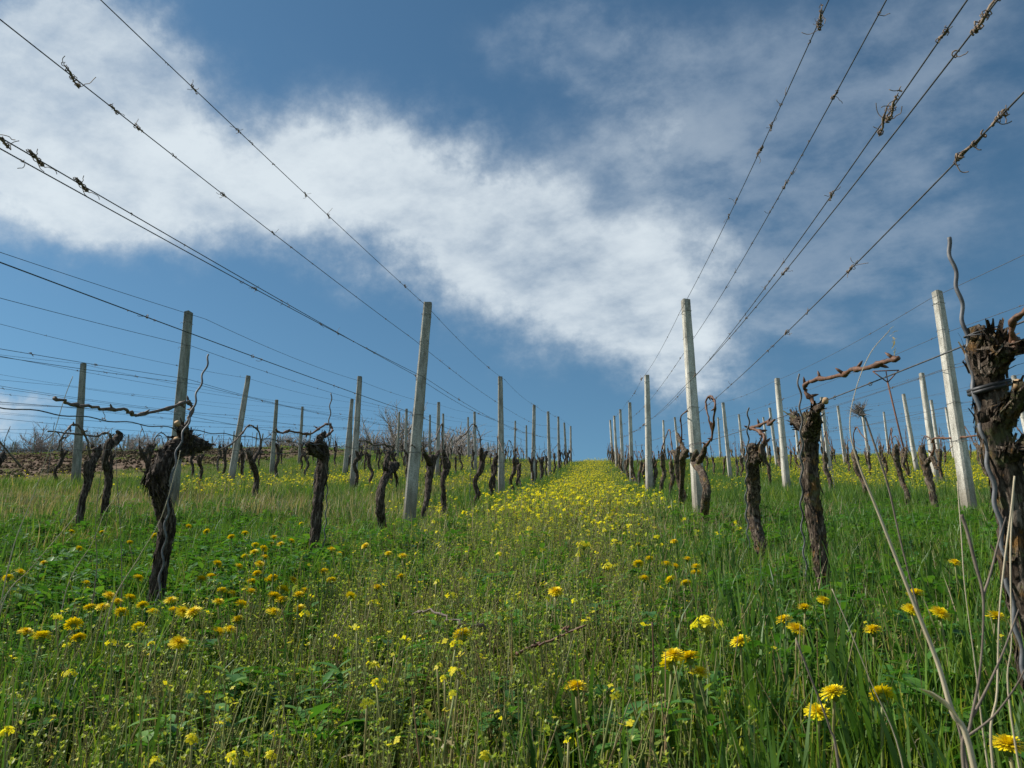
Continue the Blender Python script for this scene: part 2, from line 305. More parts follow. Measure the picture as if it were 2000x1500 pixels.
# ------------------------------------------------------------------ concrete posts
def post_mesh(h, w0, w1, m, seed):
    rnd = random.Random(seed); mb = MB(); n = 14; ch = .16
    prof = [(-1, -1+ch*2), (-1+ch*2, -1), (1-ch*2, -1), (1, -1+ch*2), (1, 1-ch*2), (1-ch*2, 1), (-1+ch*2, 1), (-1, 1-ch*2)]
    vs = []
    for i in range(n+1):
        z = -.35+(h+.35)*i/n; w = (w0+(w1-w0)*max(z, 0)/h)/2
        jx, jy = rnd.uniform(-.0012, .0012), rnd.uniform(-.0012, .0012)
        for (a, b) in prof: vs.append((a*w+jx+rnd.uniform(-.001, .001), b*w+jy+rnd.uniform(-.001, .001), z+(rnd.uniform(-.006, .004) if i == n else 0)))
    fs = [(i*8+k, i*8+(k+1) % 8, (i+1)*8+(k+1) % 8, (i+1)*8+k) for i in range(n) for k in range(8)]
    vs.append((rnd.uniform(-.01, .01), rnd.uniform(-.01, .01), h+.008)); fs += [(n*8+k, n*8+(k+1) % 8, (n+1)*8) for k in range(8)]
    mb.add(vs, fs); return mb.mesh('concrete_post', m, False)
PM = {}
for k, m in (('g', 'conc'), ('w', 'concw'), ('m', 'concg')):
    PM[k] = [post_mesh(2.05, .100+.008*(i % 2), .070, M[m], i*3+ord(k)) for i in range(3)]
POSTS = {}
# (row, index): (lean sideways, lean along the row, extra height, turn)
HERO = {('L1', 0): (.047, 0, 0, 8), ('R1', 0): (.006, 0, 0, 14), ('L2', 0): (-.05, 0, .04, -8), ('R2', 0): (.035, 0, 0, 25), ('L3', 1): (.055, 0, -.01, 12), ('L1', 1): (-.015, 0, 0, 4), ('L2', 1): (.0, 0, -.03, 5),
        ('R1', 1): (.03, 0, 0, 10), ('R2', 1): (.02, 0, -.03, 20), ('L4', 1): (-.12, 0, -.03, -6), ('R3', 1): (.03, 0, -.03, 18)}
for rk, r in ROWS.items():
    for i, y in enumerate(r['posts']):
        if rk == 'L5' and y < 20: continue
        rnd = random.Random(rk+str(i)); x = rx(rk, y)
        x += {('L2', 0): -.09, ('L4', 1): .22}.get((rk, i), 0)
        lx, ly, dh, tw = HERO.get((rk, i), (rnd.uniform(-.035, .035), rnd.uniform(-.03, .03), rnd.uniform(-.08, .05), rnd.uniform(-10, 22)))
        kind = 'w' if rk[0] == 'R' else ('m' if rk in ('L4', 'L5') or (rk, i) in (('L2', 0), ('L3', 0)) else 'g')
        tone = {'w': 'pale', 'm': 'greenish stained', 'g': 'grey'}[kind]
        o = link('concrete_post', PM[kind][i % 3], None, (x-lx*1.0, y, g1(x, y)))
        o.rotation_euler = (-ly, lx, rad(tw)); o.scale = (1, 1, (2.05+dh)/2.05)
        tag(o, f"{tone} concrete post, {ORD[i-2 if rk == 'L5' else i]} from camera in the {r['name']}", 'post', 'concrete posts of the trellis rows')
        POSTS[(rk, i)] = o
def post_ties():
    ms = []
    for k in range(3):
        mb = MB(); rnd = random.Random(k); q = .047-.002*k
        P = [Vector((a*q, b*q, rnd.uniform(-.006, .006))) for a, b in ((-1, -1), (1, -1), (1, 1), (-1, 1), (-1, -1.02))]; tube(mb, P, .0016, 4)
        tube(mb, [P[0], P[0]+Vector((-.008, -.012, -.004)), P[0]+Vector((-.004, -.022, -.014)), P[0]+Vector((.006, -.018, -.024))], .0014, 4); ms.append(mb.mesh('wire_tie', M['wire']))
    for (rk, i), p in POSTS.items():
        if rk not in ('L1', 'R1', 'L2', 'R2') or i > 2: continue
        for j, h in enumerate((1.93, 1.68, 1.33, 1.02, .70)):
            t = link('wire_tie', ms[(i+j) % 3], p, (0, 0, h)); w = (.102-.032*h/2.05)/2/.045; t.scale = (w, w, 1)
post_ties()
# rusty steel stake with a triangular head fixed above a post
def t_stake():
    base = Vector((6.35, 17.2, g1(6.35, 17.2))); top = Vector((6.05, 16.9, g1(6.35, 17.2)+2.15)); t = thing('steel_stake', base, 'rusty steel stake with an upside-down triangle on top, right of the long cane', 'stake')
    mb = MB(); tube(mb, [Vector((0, 0, -.2)), top-base], .018, 6); o = link('pole', mb.mesh('pole', M['rust']), t)
    mb = MB(); a = top-base; p = [a+Vector((-.27, 0, .26)), a+Vector((.27, .02, .27)), a+Vector((0, 0, .0))]
    for k in range(3): tube(mb, [p[k], p[(k+1) % 3]], .013, 5)
    tube(mb, [a, a+Vector((0, 0, .26))], .012, 5)
    link('triangle_head', mb.mesh('triangle_head', M['rust']), t)
t_stake()

# ------------------------------------------------------------------ wires with dried tendrils
def knot(seed, L=.06, loose=2, rr=1.0):
    rnd = random.Random(seed); mb = MB()
    for q in range(max(1, int(L/.014))):             # short broken curls, each wound its own way
        c = rnd.uniform(-.5, .5)*L; ln = rnd.uniform(.008, .020); turns = rnd.uniform(1.0, 2.6)*rnd.choice([-1, 1]); n = 14; r0 = rnd.uniform(.0025, .0055)*rr; P = []; ph = rnd.uniform(0, 6)
        for i in range(n):
            t = i/n; a = ph+2*math.pi*turns*t; r = r0*(1+.6*math.sin(t*5+ph))+rnd.gauss(0, .0006); P.append(Vector((math.cos(a)*r, c+(t-.5)*ln, math.sin(a)*r)))
        tube(mb, P, rnd.uniform(.0009, .0018), 4)
    if L > .03: tube(mb, [Vector((.001, -L*.4, .001)), Vector((.003, -L*.1, -.001)), Vector((-.002, L*.2, .002)), Vector((.001, L*.42, 0))], [.001, .0032, .0026, .001], 5)
    for k in range(loose):
        y = rnd.uniform(-.5, .5)*L; a = rnd.uniform(0, 6.28); d = Vector((math.cos(a), rnd.uniform(-.6, .6), math.sin(a)-.3)); p = Vector((0, y, 0)); Q = [p.copy()]
        for i in range(rnd.randint(3, 7)):
            d = (d+Vector((rnd.gauss(0, .45), rnd.gauss(0, .45), rnd.gauss(0, .45)-.08))).normalized(); p = p+d*rnd.uniform(.004, .009)*(1+L*3); Q.append(p.copy())
        tube(mb, smooth_path(Q, 2), .0011*rr, 3)
    return mb.mesh('dried_tendril', M['tendril'])
KN = dict(s=[knot(i, .018, i % 2) for i in range(5)], m=[knot(20+i, .05, 1+i % 3) for i in range(5)], b=[knot(40+i, .10, 3, 1.0) for i in range(4)])
WH = {'L1': [(2.15, 2.00, 2.0), (1.85, 1.70, 1.62), (1.52, 1.39, 1.32), (1.48, 1.35, 1.27), (1.18, 1.05, 1.0), (.79, .70, .72)],
      'R1': [(2.03, 1.93, 2.0), (1.77, 1.68, 1.62), (1.50, 1.33, 1.30), (1.41, 1.23, 1.24), (1.22, .99, 1.0), (.81, .69, .72)]}
NEARK = {('L1', 0): [(370, 153, 'm'), (455, 238, 'm'), (478, 258, 's'), (628, 408, 'm'), (585, 366, 's'), (765, 543, 's'), (805, 582, 's')],
         ('L1', 1): [(148, 132, 'b'), (230, 199, 'm'), (280, 239, 'm'), (343, 290, 's'), (352, 297, 's'), (445, 375, 'm'), (575, 470, 's'), (760, 622, 's')],
         ('L1', 2): [(8, 243, 'b'), (80, 290, 'b'), (168, 346, 'b'), (560, 560, 's'), (700, 650, 's')], ('L1', 3): [(480, 540, 's'), (700, 672, 's'), (40, 296, 's')],
         ('L1', 4): [(660, 745, 's'), (300, 592, 's'), (520, 687, 's')],
         ('R1', 0): [(1592, 22, 'b'), (1525, 180, 's'), (1515, 205, 's'), (1475, 292, 'b'), (1430, 398, 'm'), (1416, 428, 'm'), (1385, 490, 's')],
         ('R1', 1): [(1535, 310, 's'), (1518, 345, 's'), (1505, 376, 'm'), (1440, 490, 's'), (1688, 18, 's')],
         ('R1', 2): [(1820, 84, 'm'), (1720, 225, 'b'), (1700, 252, 'b'), (1595, 400, 'm'), (1480, 550, 's')],
         ('R1', 3): [(1925, 17, 'b'), (1907, 39, 's'), (1857, 106, 's'), (1525, 543, 'm'), (1450, 640, 's')],
         ('R1', 4): [(1945, 205, 's'), (1922, 228, 'm'), (1872, 285, 'b'), (1845, 307, 's'), (1632, 538, 'm'), (1503, 660, 'm')],
         ('R1', 5): [(1930, 634, 's')]}
WNAME = ['topmost', 'second from top', 'upper one of the middle pair of', 'lower one of the middle pair of', 'second from bottom', 'lowest']
WLAB = ['topmost trellis wire of the {}', 'second trellis wire from the top in the {}', 'upper wire of the close middle pair in the {}', 'lower wire of the close middle pair in the {}', 'second trellis wire from the bottom in the {}', 'lowest trellis wire, which carries the canes, in the {}']
for rk, r in ROWS.items():
    rnd = random.Random(rk); ps = r['posts']; d = ps[1]-ps[0]; y0 = ps[0]-d
    while y0 > -1: y0 -= d if y0 > 2 else 99
    ys = [min(ps[0]-d, .4) if rk in ('L1', 'R1', 'L2', 'R2') else ps[0]-d]+ps
    hs = WH.get(rk, [(2.0, 1.97, 1.97), (1.68, 1.66, 1.63), (1.36, 1.36, 1.33), (1.31, 1.31, 1.28), (1.02, 1.02, 1.0), (.72, .70, .71)])
    if rk == 'L2': hs = [(2.08, 2.0, 1.95), (1.78, 1.72, 1.66), (1.40, 1.38, 1.33), (1.35, 1.32, 1.28), (1.02, 1.02, 1.0), (.72, .70, .71)]
    for wi in range(6):
        side = .055 if (wi in (1, 2, 4)) == (rk[0] == 'R') else -.055
        def h_at(k): return hs[wi][min(k, 2)]+(rnd.uniform(-.03, .03) if k > 1 else 0)
        H = [g1(rx(rk, y), y)+h_at(k) for k, y in enumerate(ys)]
        pts = []
        for k in range(len(ys)-1):
            n = 14; sag = .035 if k or rk not in WH else .02
            for j in range(n):
                t = j/n; y = ys[k]+(ys[k+1]-ys[k])*t; kk = min(1, max(0, (y-ys[0])/(ys[1]-ys[0]))); xn = {'L1': -1.55, 'R1': .72}.get(rk, rx(rk, y)); x = (rx(rk, y)+side)*kk+xn*(1-kk)
                pts.append(Vector((x, y, H[k]*(1-t)+H[k+1]*t-sag*4*t*(1-t)*(1+.5*math.sin(wi*3+k)))))
        y = ys[-1]; pts.append(Vector((rx(rk, y)+side, y, H[-1])))
        if rk in ('L1', 'L2') and wi == 5:      # the spiral-crimped lowest wire
            Q = []
            for a, b in zip(pts[:28], pts[1:29]):
                for j in range(14): Q.append(a.lerp(b, j/14)+Vector((0, 0, .0035*math.sin(len(Q)*.9))))
            pts2 = Q+pts[28:]
        else: pts2 = pts
        mb = MB(); o0 = pts[0]; near = rk in ('L1', 'R1')
        tube(mb, [p-o0 for p in pts2], .0019 if near else .0022, 5 if near else 4)
        w = link('trellis_wire', mb.mesh('trellis_wire', M['wire']), None, o0)
        tag(w, WLAB[wi].format(r['name']), 'wire', 'trellis wires along the rows')
        Y = [p.y for p in pts]
        def on(y): return Vector((np.interp(y, Y, [p.x for p in pts]), y, np.interp(y, Y, [p.z for p in pts])))
        def putk(y, kind, s=1.0):
            p = on(y); e = link('dried_tendril', rnd.choice(KN[kind]), w, p-o0); sl_ = (on(y+.05).z-on(y-.05).z)/.1
            e.rotation_euler = (math.atan(sl_), rnd.uniform(0, 6.28), 0); e.scale = (s, s, s)
        for (px, py, kd) in NEARK.get((rk, wi), []):
            q = WP(px, py, {'L1': -1.55, 'R1': .73}[rk])
            if Y[0] < q.y < Y[-1]: putk(q.y, kd, 1.15 if kd == 'b' else 1.0)
        cnt = {'L1': 30, 'R1': 30, 'L2': 26, 'R2': 26, 'L3': 26, 'R3': 20}.get(rk, 14)
        lo = 2.2 if near else Y[0]
        for k in range(cnt):
            y = lo+(26-lo)*rnd.random()**1.2 if near else Y[0]+(Y[-1]-Y[0])*rnd.random()**1.3
            putk(y, 's' if rnd.random() < (.85 if near and y < 6 else .65) else 'm', rnd.uniform(.6, 1.1)*(1.0 if y < 12 else 1.5))

# ------------------------------------------------------------------ vines
def fibre(seed, amt=.22, k=7):
    def f(a, L, p):
        x, y = math.cos(a)*1.6, math.sin(a)*1.6
        v = mnoise.noise(Vector((x*k*.35, y*k*.35, L*12+seed)))*1.2 + mnoise.noise(Vector((x*k*1.1, y*k*1.1, L*30+seed*2)))*1.0 + mnoise.noise(Vector((x, y, L*5+seed*3)))*.8
        return 1+amt*v
    return f
def limb(mb, P, R, seed, n=22, step=8, amt=.22, mi=0):
    Q = smooth_path(P, step); rnd = random.Random(seed); R = interp(R, len(Q))
    Q = [q+Vector((rnd.gauss(0, r*.05), rnd.gauss(0, r*.05), 0)) for q, r in zip(Q, R)]
    R[-1] *= .55; R[0] *= 1.05
    tube(mb, Q, R, n, mi, .5, fibre(seed, amt))
def flakes(mb, P, R, cnt, seed, size=1.0):       # peeling strips of bark standing off the trunk
    rnd = random.Random(seed); Q = smooth_path(P, 6); R = interp(R, len(Q)); F = frames(Q)
    for _ in range(cnt):
        i = rnd.randrange(1, max(2, len(Q)-4)); a = rnd.uniform(0, 6.28); u, w = F[i]; nrm = u*math.cos(a)+w*math.sin(a); t = (Q[i+1]-Q[i-1]).normalized(); s = t.cross(nrm)
        ln = rnd.uniform(.012, .055)*size; wd = rnd.uniform(.0025, .007)*size; lift = rnd.uniform(.05, .42)*ln*rnd.choice([.4, 1])
        t = (t*rnd.choice([-1, 1])+s*rnd.uniform(-.3, .3)).normalized(); p = Q[i]+nrm*R[i]*rnd.uniform(.9, 1.1); vs = []
        for j in range(4):
            f = j/3; q = p+t*ln*f+nrm*(lift*f*f+.001); ww = wd*(1-.6*f); vs += [q-s*ww, q+s*ww+nrm*.001]
        mb.add(vs, [(2*j, 2*j+1, 2*j+3, 2*j+2) for j in range(3)], 0)
def cane_mb(P, r0, r1, seed, nodes=True):
    mb = MB(); Q = smooth_path(P, 6); rnd = random.Random(seed); R = interp([r0, (r0+r1)/2, r1], len(Q))
    if nodes:
        R = [r*(1.5 if i % 7 == 3 else 1.12 if i % 7 in (2, 4) else .92)*rnd.uniform(.9, 1.1) for i, r in enumerate(R)]
        Q = [q+Vector((rnd.gauss(0, .0022),)*3) for q in Q]
    tube(mb, Q, R, 8)
    if nodes:
        for i in range(3, len(Q)-1, 7):      # bud stubs
            d = Vector((rnd.gauss(0, 1), rnd.gauss(0, .5), rnd.gauss(.4, 1))).normalized(); tube(mb, [Q[i], Q[i]+d*R[i]*2.2, Q[i]+d*R[i]*3.2], [R[i]*.6, R[i]*.45, R[i]*.1], 5)
    return mb
def wav(P, amp, wl, rr, n=6, step=None):         # wavy (crimped) rod
    Q0 = smooth_path(P, 6); L = [0]
    for a, b in zip(Q0, Q0[1:]): L.append(L[-1]+(b-a).length)
    m = max(12, int(L[-1]/wl*12)); Q = []
    for i in range(m+1):
        s = L[-1]*i/m; p = Vector([np.interp(s, L, [q[k] for q in Q0]) for k in range(3)])
        Q.append(p+Vector((amp*math.sin(2*math.pi*s/wl), amp*math.cos(2*math.pi*s/wl)*.5, 0)))
    mb = MB(); tube(mb, Q, rr, n); return mb

def hero_vine(rk, label, limbs, canes, mk, cuts=(), nfl=90, X=None, ybase=None, detail=1.0, slim=.82):
    X = X if X is not None else ROWS[rk]['X']
    pts = [[WP(px, py, X) for px, py, *_ in l] for l, _ in limbs]
    base = pts[0][0].copy(); base.z = g1(base.x, base.y)
    pts[0] = [Vector((base.x, base.y, base.z-.08))]+pts[0]
    t = thing('grape_vine', base, label, 'grape vine', 'old grape vines'); rnd = random.Random(label)
    mb = MB()
    for li, (P, (l, R)) in enumerate(zip(pts, limbs)):
        off = Vector((rnd.uniform(-.01, .01), rnd.uniform(-.02, .02), 0)) if li else Vector((0, 0, 0))
        P = [p-base+off*(k > 0)+Vector((rnd.uniform(-.008, .008), 0, 0))*(k > 0) for k, p in enumerate(P)]; R = ([R[0]*1.15]+list(R)) if li == 0 else R; R = [q*(slim if li == 0 else slim+.10) for q in R]
        limb(mb, P, R, rnd.random()*50, 26 if detail >= 1 else 16, 10 if detail >= 1 else 6, .26); flakes(mb, P, R, int(nfl*(1 if li == 0 else .4)), rnd.random())
    link('trunk', mb.mesh('trunk', M[mk]), t)
    for (px, py, r) in cuts:
        p = WP(px, py, X)-base; q = MB(); d = Vector((rnd.uniform(-.6, .6), -.8, .5)).normalized()
        tube(q, [p, p+d*r*1.5], [r, r*.9], 10); link('pruning_cut', q.mesh('pruning_cut', M['cut']), t)
    for (l, r0, r1, cm) in canes:
        P = [WP(px, py, X)-base for px, py in l]; P = [p+Vector((0.012*math.sin(k*1.7), 0, 0)) for k, p in enumerate(P)]
        link('cane', cane_mb(P, r0*.82, r1*.8, rnd.random()).mesh('cane', M[cm]), t)
    return t
def stake(label, pts, X, amp=.0045, wl=.075, rr=.0032, group='wavy metal vine stakes'):
    P = [WP(px, py, X) for px, py in pts]; b = P[-1].copy(); b.z = g1(b.x, b.y)-.1; P = P[::-1]; P[0] = b if P[0].z < b.z+.35 else P[0]
    if P[0] is not b: P = [b]+P
    return tag(link('wavy_stake', wav([p-b for p in P], amp, wl, rr).mesh('wavy_stake', M['rod']), None, b), label, 'vine stake', group)

XL = -1.53; XR = .72
hero_vine('L1', 'nearest left vine, nearly black, thick burr head and a long bare cane', [
    ([(303, 1190), (312, 1110), (322, 1030), (318, 970), (310, 930), (330, 885), (362, 868)], [.032, .033, .037, .043, .044, .040, .034]),
    ([(325, 900), (350, 872), (375, 866), (406, 873)], [.040, .050, .040, .014]), ([(358, 880), (352, 850), (345, 832)], [.034, .026, .018]), ([(368, 875), (376, 858), (372, 845)], [.026, .02, .008]),
    ([(305, 960), (300, 935), (318, 900)], [.016, .026, .018])],
    [([(352, 852), (366, 815), (377, 795), (373, 786), (355, 786), (330, 796), (295, 806), (262, 812), (245, 802), (195, 798), (150, 788), (108, 778)], .0080, .0055, 'canel')], 'bark', [(348, 830, .010), (345, 862, .010)], 230, XL, slim=.68)
hero_vine('L1', 'second vine on the left, upright trunk with a mossy lump head and short cane', [
    ([(611, 1085), (616, 1030), (622, 970), (629, 920), (630, 880), (618, 862)], [.026, .031, .034, .036, .036, .02]), ([(630, 890), (612, 878), (605, 866)], [.028, .03, .012]), ([(626, 880), (628, 860), (638, 846)], [.026, .022, .012])],
    [([(634, 855), (644, 842), (647, 831), (640, 829), (620, 838), (600, 848), (570, 842), (552, 846), (534, 838)], .0075, .006, 'cane')], 'bark', (), 120, XL)
hero_vine('L1', 'third vine on the left, crooked trunk bulging at the head with a drooping root', [
    ([(748, 1045), (742, 1000), (744, 965), (754, 930), (766, 905)], [.03, .036, .034, .032, .03]), ([(756, 925), (770, 912), (778, 905)], [.034, .036, .014]), ([(752, 918), (757, 895), (762, 880)], [.02, .016, .01]), ([(768, 915), (774, 935), (775, 952)], [.012, .010, .005])],
    [([(760, 890), (764, 876), (752, 868), (735, 870), (716, 862), (698, 861)], .009, .0065, 'canel')], 'bark', (), 90, XL, None, .8)
hero_vine('L1', 'fourth vine on the left just behind the big post, head like a funnel', [
    ([(828, 1012), (832, 975), (838, 940), (842, 905), (843, 888)], [.026, .03, .034, .042, .03]), ([(840, 905), (832, 888), (826, 876)], [.03, .02, .008]), ([(843, 905), (852, 890), (858, 878)], [.028, .02, .01])],
    [([(828, 885), (822, 870), (812, 874), (806, 868)], .007, .005, 'canel')], 'bark', (), 70, XL, None, .8)
hero_vine('R1', 'nearest right vine at the picture edge, thick shaggy trunk tied with a black band', [
    ([(2030, 1330), (2014, 1230), (1998, 1120), (1978, 1020), (1960, 915), (1946, 830), (1932, 760), (1924, 700), (1916, 645)], [.038, .038, .038, .037, .036, .038, .036, .036, .036]),
    ([(1945, 830), (1970, 800), (1988, 775), (1991, 757)], [.024, .016, .010, .008]), ([(1940, 720), (1962, 690), (1975, 688)], [.022, .016, .008]), ([(1930, 690), (1948, 665), (1952, 655)], [.02, .014, .006]),
    ([(1960, 905), (1978, 880), (1996, 880)], [.02, .014, .008])],
    [([(1955, 690), (1972, 678), (1982, 655), (1992, 625), (2002, 602), (2030, 540)], .0075, .006, 'cane')], 'barkl', [(1989, 757, .009)], 330, XR, slim=.70)
hero_vine('R1', 'second right vine with orange lichen, thick head and a long brown cane leading right', [
    ([(1614, 1160), (1606, 1100), (1596, 1030), (1588, 960), (1580, 890), (1578, 840), (1572, 808)], [.036, .038, .042, .044, .046, .048, .036]), ([(1580, 850), (1592, 820), (1602, 800), (1611, 788)], [.038, .032, .018, .012]),
    ([(1572, 835), (1560, 820), (1552, 812)], [.034, .022, .010])],
    [([(1594, 818), (1586, 795), (1577, 765), (1581, 750), (1598, 740), (1640, 732), (1670, 722), (1702, 718), (1722, 706), (1750, 701)], .0085, .0075, 'cane')], 'barkl', [(1612, 786, .010)], 260, XR, slim=.62)
hero_vine('R1', 'third right vine with a flat-topped trunk and bare arms curling up', [
    ([(1487, 1115), (1482, 1070), (1470, 1010), (1470, 950), (1472, 900), (1472, 868)], [.032, .034, .036, .035, .038, .034]), ([(1476, 900), (1488, 885), (1494, 888), (1492, 865)], [.024, .022, .016, .012]), ([(1475, 890), (1483, 875), (1484, 866)], [.02, .014, .006])],
    [([(1490, 880), (1488, 855), (1480, 840), (1470, 836), (1482, 830), (1495, 824), (1505, 830), (1516, 820)], .010, .007, 'cane')], 'barkl', (), 120, XR)
hero_vine('R1', 'vine right of the tall pale post, with a long looped cane standing high', [
    ([(1370, 1045), (1377, 1000), (1380, 960), (1370, 925), (1358, 905), (1360, 880)], [.032, .036, .036, .036, .038, .026]), ([(1365, 900), (1374, 882), (1378, 866)], [.028, .02, .014])],
    [([(1372, 880), (1386, 855), (1395, 820), (1400, 795), (1394, 782), (1384, 774), (1381, 785), (1386, 815), (1388, 845), (1388, 862)], .0095, .007, 'cane')], 'barkl', (), 90, .72, None, .8)
hero_vine('R1', 'straight vine left of the tall pale post, with a forked cane and a cut arm', [
    ([(1326, 1025), (1329, 980), (1331, 930), (1334, 895), (1342, 880)], [.024, .026, .028, .034, .03]), ([(1340, 890), (1328, 868), (1321, 845)], [.026, .018, .014])],
    [([(1328, 880), (1329, 840), (1330, 815), (1345, 802)], .009, .006, 'cane')], 'barkl', (), 60, .70, None, .8)
hero_vine('L2', 'vine between the two leftmost posts, dark trunk with a ragged round head', [
    ([(203, 1002), (207, 965), (212, 925), (204, 900), (209, 872), (216, 858)], [.03, .034, .036, .03, .034, .03]), ([(210, 875), (225, 862), (234, 850), (228, 842)], [.03, .036, .03, .01])],
    [([(216, 860), (210, 847), (200, 847), (190, 852), (150, 848), (92, 842)], .011, .007, 'canel')], 'bark', (), 70, -3.92, None, .8)
hero_vine('L2', 'vine beside the thin leftmost post, leaning right with an arched cane', [
    ([(162, 975), (172, 940), (180, 905), (190, 885), (185, 875)], [.03, .032, .036, .036, .02]), ([(170, 950), (170, 915), (172, 900)], [.022, .018, .014])],
    [([(176, 895), (168, 865), (158, 836), (145, 829), (132, 836), (120, 852), (112, 880)], .011, .008, 'canel')], 'bark', (), 50, -3.92, None, .8)
hero_vine('L2', 'vine right of the leaning post, forked dark head with a high arched cane', [
    ([(495, 992), (499, 960), (502, 935), (494, 912), (488, 895)], [.034, .038, .038, .036, .032]), ([(492, 905), (486, 885), (486, 874)], [.03, .024, .018]), ([(492, 905), (504, 885), (510, 872)], [.026, .022, .018])],
    [([(508, 878), (506, 850), (497, 834), (486, 832), (472, 846), (452, 866), (428, 880)], .013, .009, 'canel')], 'bark', (), 50, -3.92, None, .8)
hero_vine('R2', 'leaning vine before the leaning pale post on the right, reddish cane held sideways', [
    ([(1832, 1012), (1822, 970), (1812, 930), (1806, 900), (1800, 870)], [.034, .038, .042, .044, .03]), ([(1806, 910), (1818, 895), (1826, 910), (1832, 918)], [.026, .022, .016, .01])],
    [([(1816, 898), (1822, 875), (1824, 857), (1850, 856), (1880, 854), (1912, 850)], .012, .009, 'cane')], 'barkl', (), 60, 2.90, None, .8)
# the band and the hook on the nearest right vine
def band():
    vine = [o for o in COL.objects if o.get('label', '').startswith('nearest right vine')][0]; b = vine.location; mb = MB()
    c = WP(1933, 760, XR)-b
    for k in range(2):
        P = [c+Vector((math.cos(a)*.034, math.sin(a)*.034, .006*k+.010*math.cos(a-.6))) for a in np.linspace(0, 2*math.pi, 25)]; tube(mb, P, .0045, 6)
    h = [WP(x, y, XR)-b+Vector((0, -.03, 0)) for x, y in ((1920, 772), (1903, 778), (1890, 770), (1889, 758), (1897, 751), (1903, 756))]; tube(mb, smooth_path(h, 5), .0055, 7)
    link('rubber_tie', mb.mesh('rubber_tie', M['rubber']), vine)
    mb = MB(); c = WP(1922, 655, XR)-b
    for k in range(2): tube(mb, [c+Vector((math.cos(a)*.033, math.sin(a)*.033, .007*k+.009*math.sin(a+k))) for a in np.linspace(0, 2*math.pi, 21)], .0012, 5)
    link('wire_tie', mb.mesh('wire_tie', M['wire']), vine)
band()
stake('thick silvery wavy rod against the nearest right vine, tip highest of all', [(1851, 464), (1862, 520), (1869, 550), (1882, 625), (1890, 675), (1898, 735), (1909, 785), (1921, 850), (1936, 930), (1949, 1000), (1964, 1090), (1971, 1145)], .69, .0032, .07, .0042)
stake('wavy rod with a bent tip standing in front of the nearest left vine', [(409, 692), (396, 735), (384, 772), (372, 812), (356, 852), (344, 890), (334, 950), (324, 1020), (318, 1090)], -1.47, .0052, .085, .0035)
stake('upright wavy rod rising above the second vine on the left', [(647, 768), (644, 810), (642, 850), (640, 900), (637, 1000)], -1.50, .0045, .085, .0034)
stake('pale wavy rod left of the lichen-covered second right vine', [(1559, 730), (1563, 780), (1566, 850), (1566, 950), (1568, 1040), (1572, 1110)], .68, .0045, .085, .0034)
stake('wavy rod tied to the left side of the third right vine', [(1462, 796), (1461, 850), (1459, 920), (1458, 1000), (1462, 1080)], .66, .0052, .085, .0035)

def vine_proto(seed, mk):
    rnd = random.Random(seed); mb = MB(); h = rnd.uniform(.68, .82); x = 0; y = 0; P = [Vector((0, 0, -.08))]; dx = rnd.uniform(-.12, .12); dy = rnd.uniform(-.12, .12)
    for k in range(1, 6):
        f = k/5; x = dx*f+rnd.uniform(-.03, .03); y = dy*f+rnd.uniform(-.04, .04); P.append(Vector((x, y, h*.8*f)))
    R = [.030, .027, .027, .025, .029, .031]; limb(mb, P, R, seed, 14, 6, .33); tips = []
    for s in (-1, 1, rnd.choice([-1, 1])):
        e = P[-1]+Vector((rnd.uniform(-.04, .04), s*rnd.uniform(.04, .13), rnd.uniform(.05, .16))); mid = P[-1].lerp(e, .5)+Vector((0, 0, rnd.uniform(-.02, .02)))
        limb(mb, [P[-1]-Vector((0, 0, .03)), mid, e], [.030, .030, .016], seed+s, 10, 4, .34); tips.append(e)
    flakes(mb, P, R, 80, seed, 1.3)
    cb = MB(); e = tips[0]; s = -1
    c = [e, e+Vector((0, s*.05, .14)), e+Vector((rnd.uniform(-.03, .03), s*.18, .20+rnd.uniform(-.05, .06))), e+Vector((0, s*.36, .08)), e+Vector((0, s*rnd.uniform(.45, .62), -.06))]
    cb2 = cane_mb(c, .0075, .0055, seed); 
    for k in range(rnd.randint(0, 2)):
        e = tips[1+k % 2]; q = cane_mb([e, e+Vector((rnd.uniform(-.03, .03), rnd.uniform(-.05, .05), .12)), e+Vector((rnd.uniform(-.08, .08), rnd.uniform(-.1, .1), rnd.uniform(.18, .32)))], .006, .004, seed+k); cb2.add(q.v, q.f)
    tm = mb.mesh('trunk', M[mk]); cm = cb2.mesh('cane', M['cane' if mk == 'barkl' else 'canel'])
    mb.add(cb2.v, cb2.f, 1); return tm, cm, mb.mesh('grape_vine', [M[mk], M['cane' if mk == 'barkl' else 'canel']])
VP = {'L': [vine_proto(100+i, 'bark') for i in range(6)], 'R': [vine_proto(200+i, 'barkl') for i in range(6)]}
STK = [wav([Vector((0, 0, -.2)), Vector((0, 0, h*.5)), Vector((.01, .02, h))], .006, .09, .0042, 5).mesh('wavy_stake', M['rod']) for h in (.9, 1.05, 1.15)]
SKIP = {'L1': 7.5, 'R1': 8.2}
HV = {'L2': [5.8, 6.3, 8.6], 'R2': [7.2], 'L1': [], 'R1': []}
TAKEN = {'L1': 4, 'R1': 5, 'L2': 0, 'R2': 0}
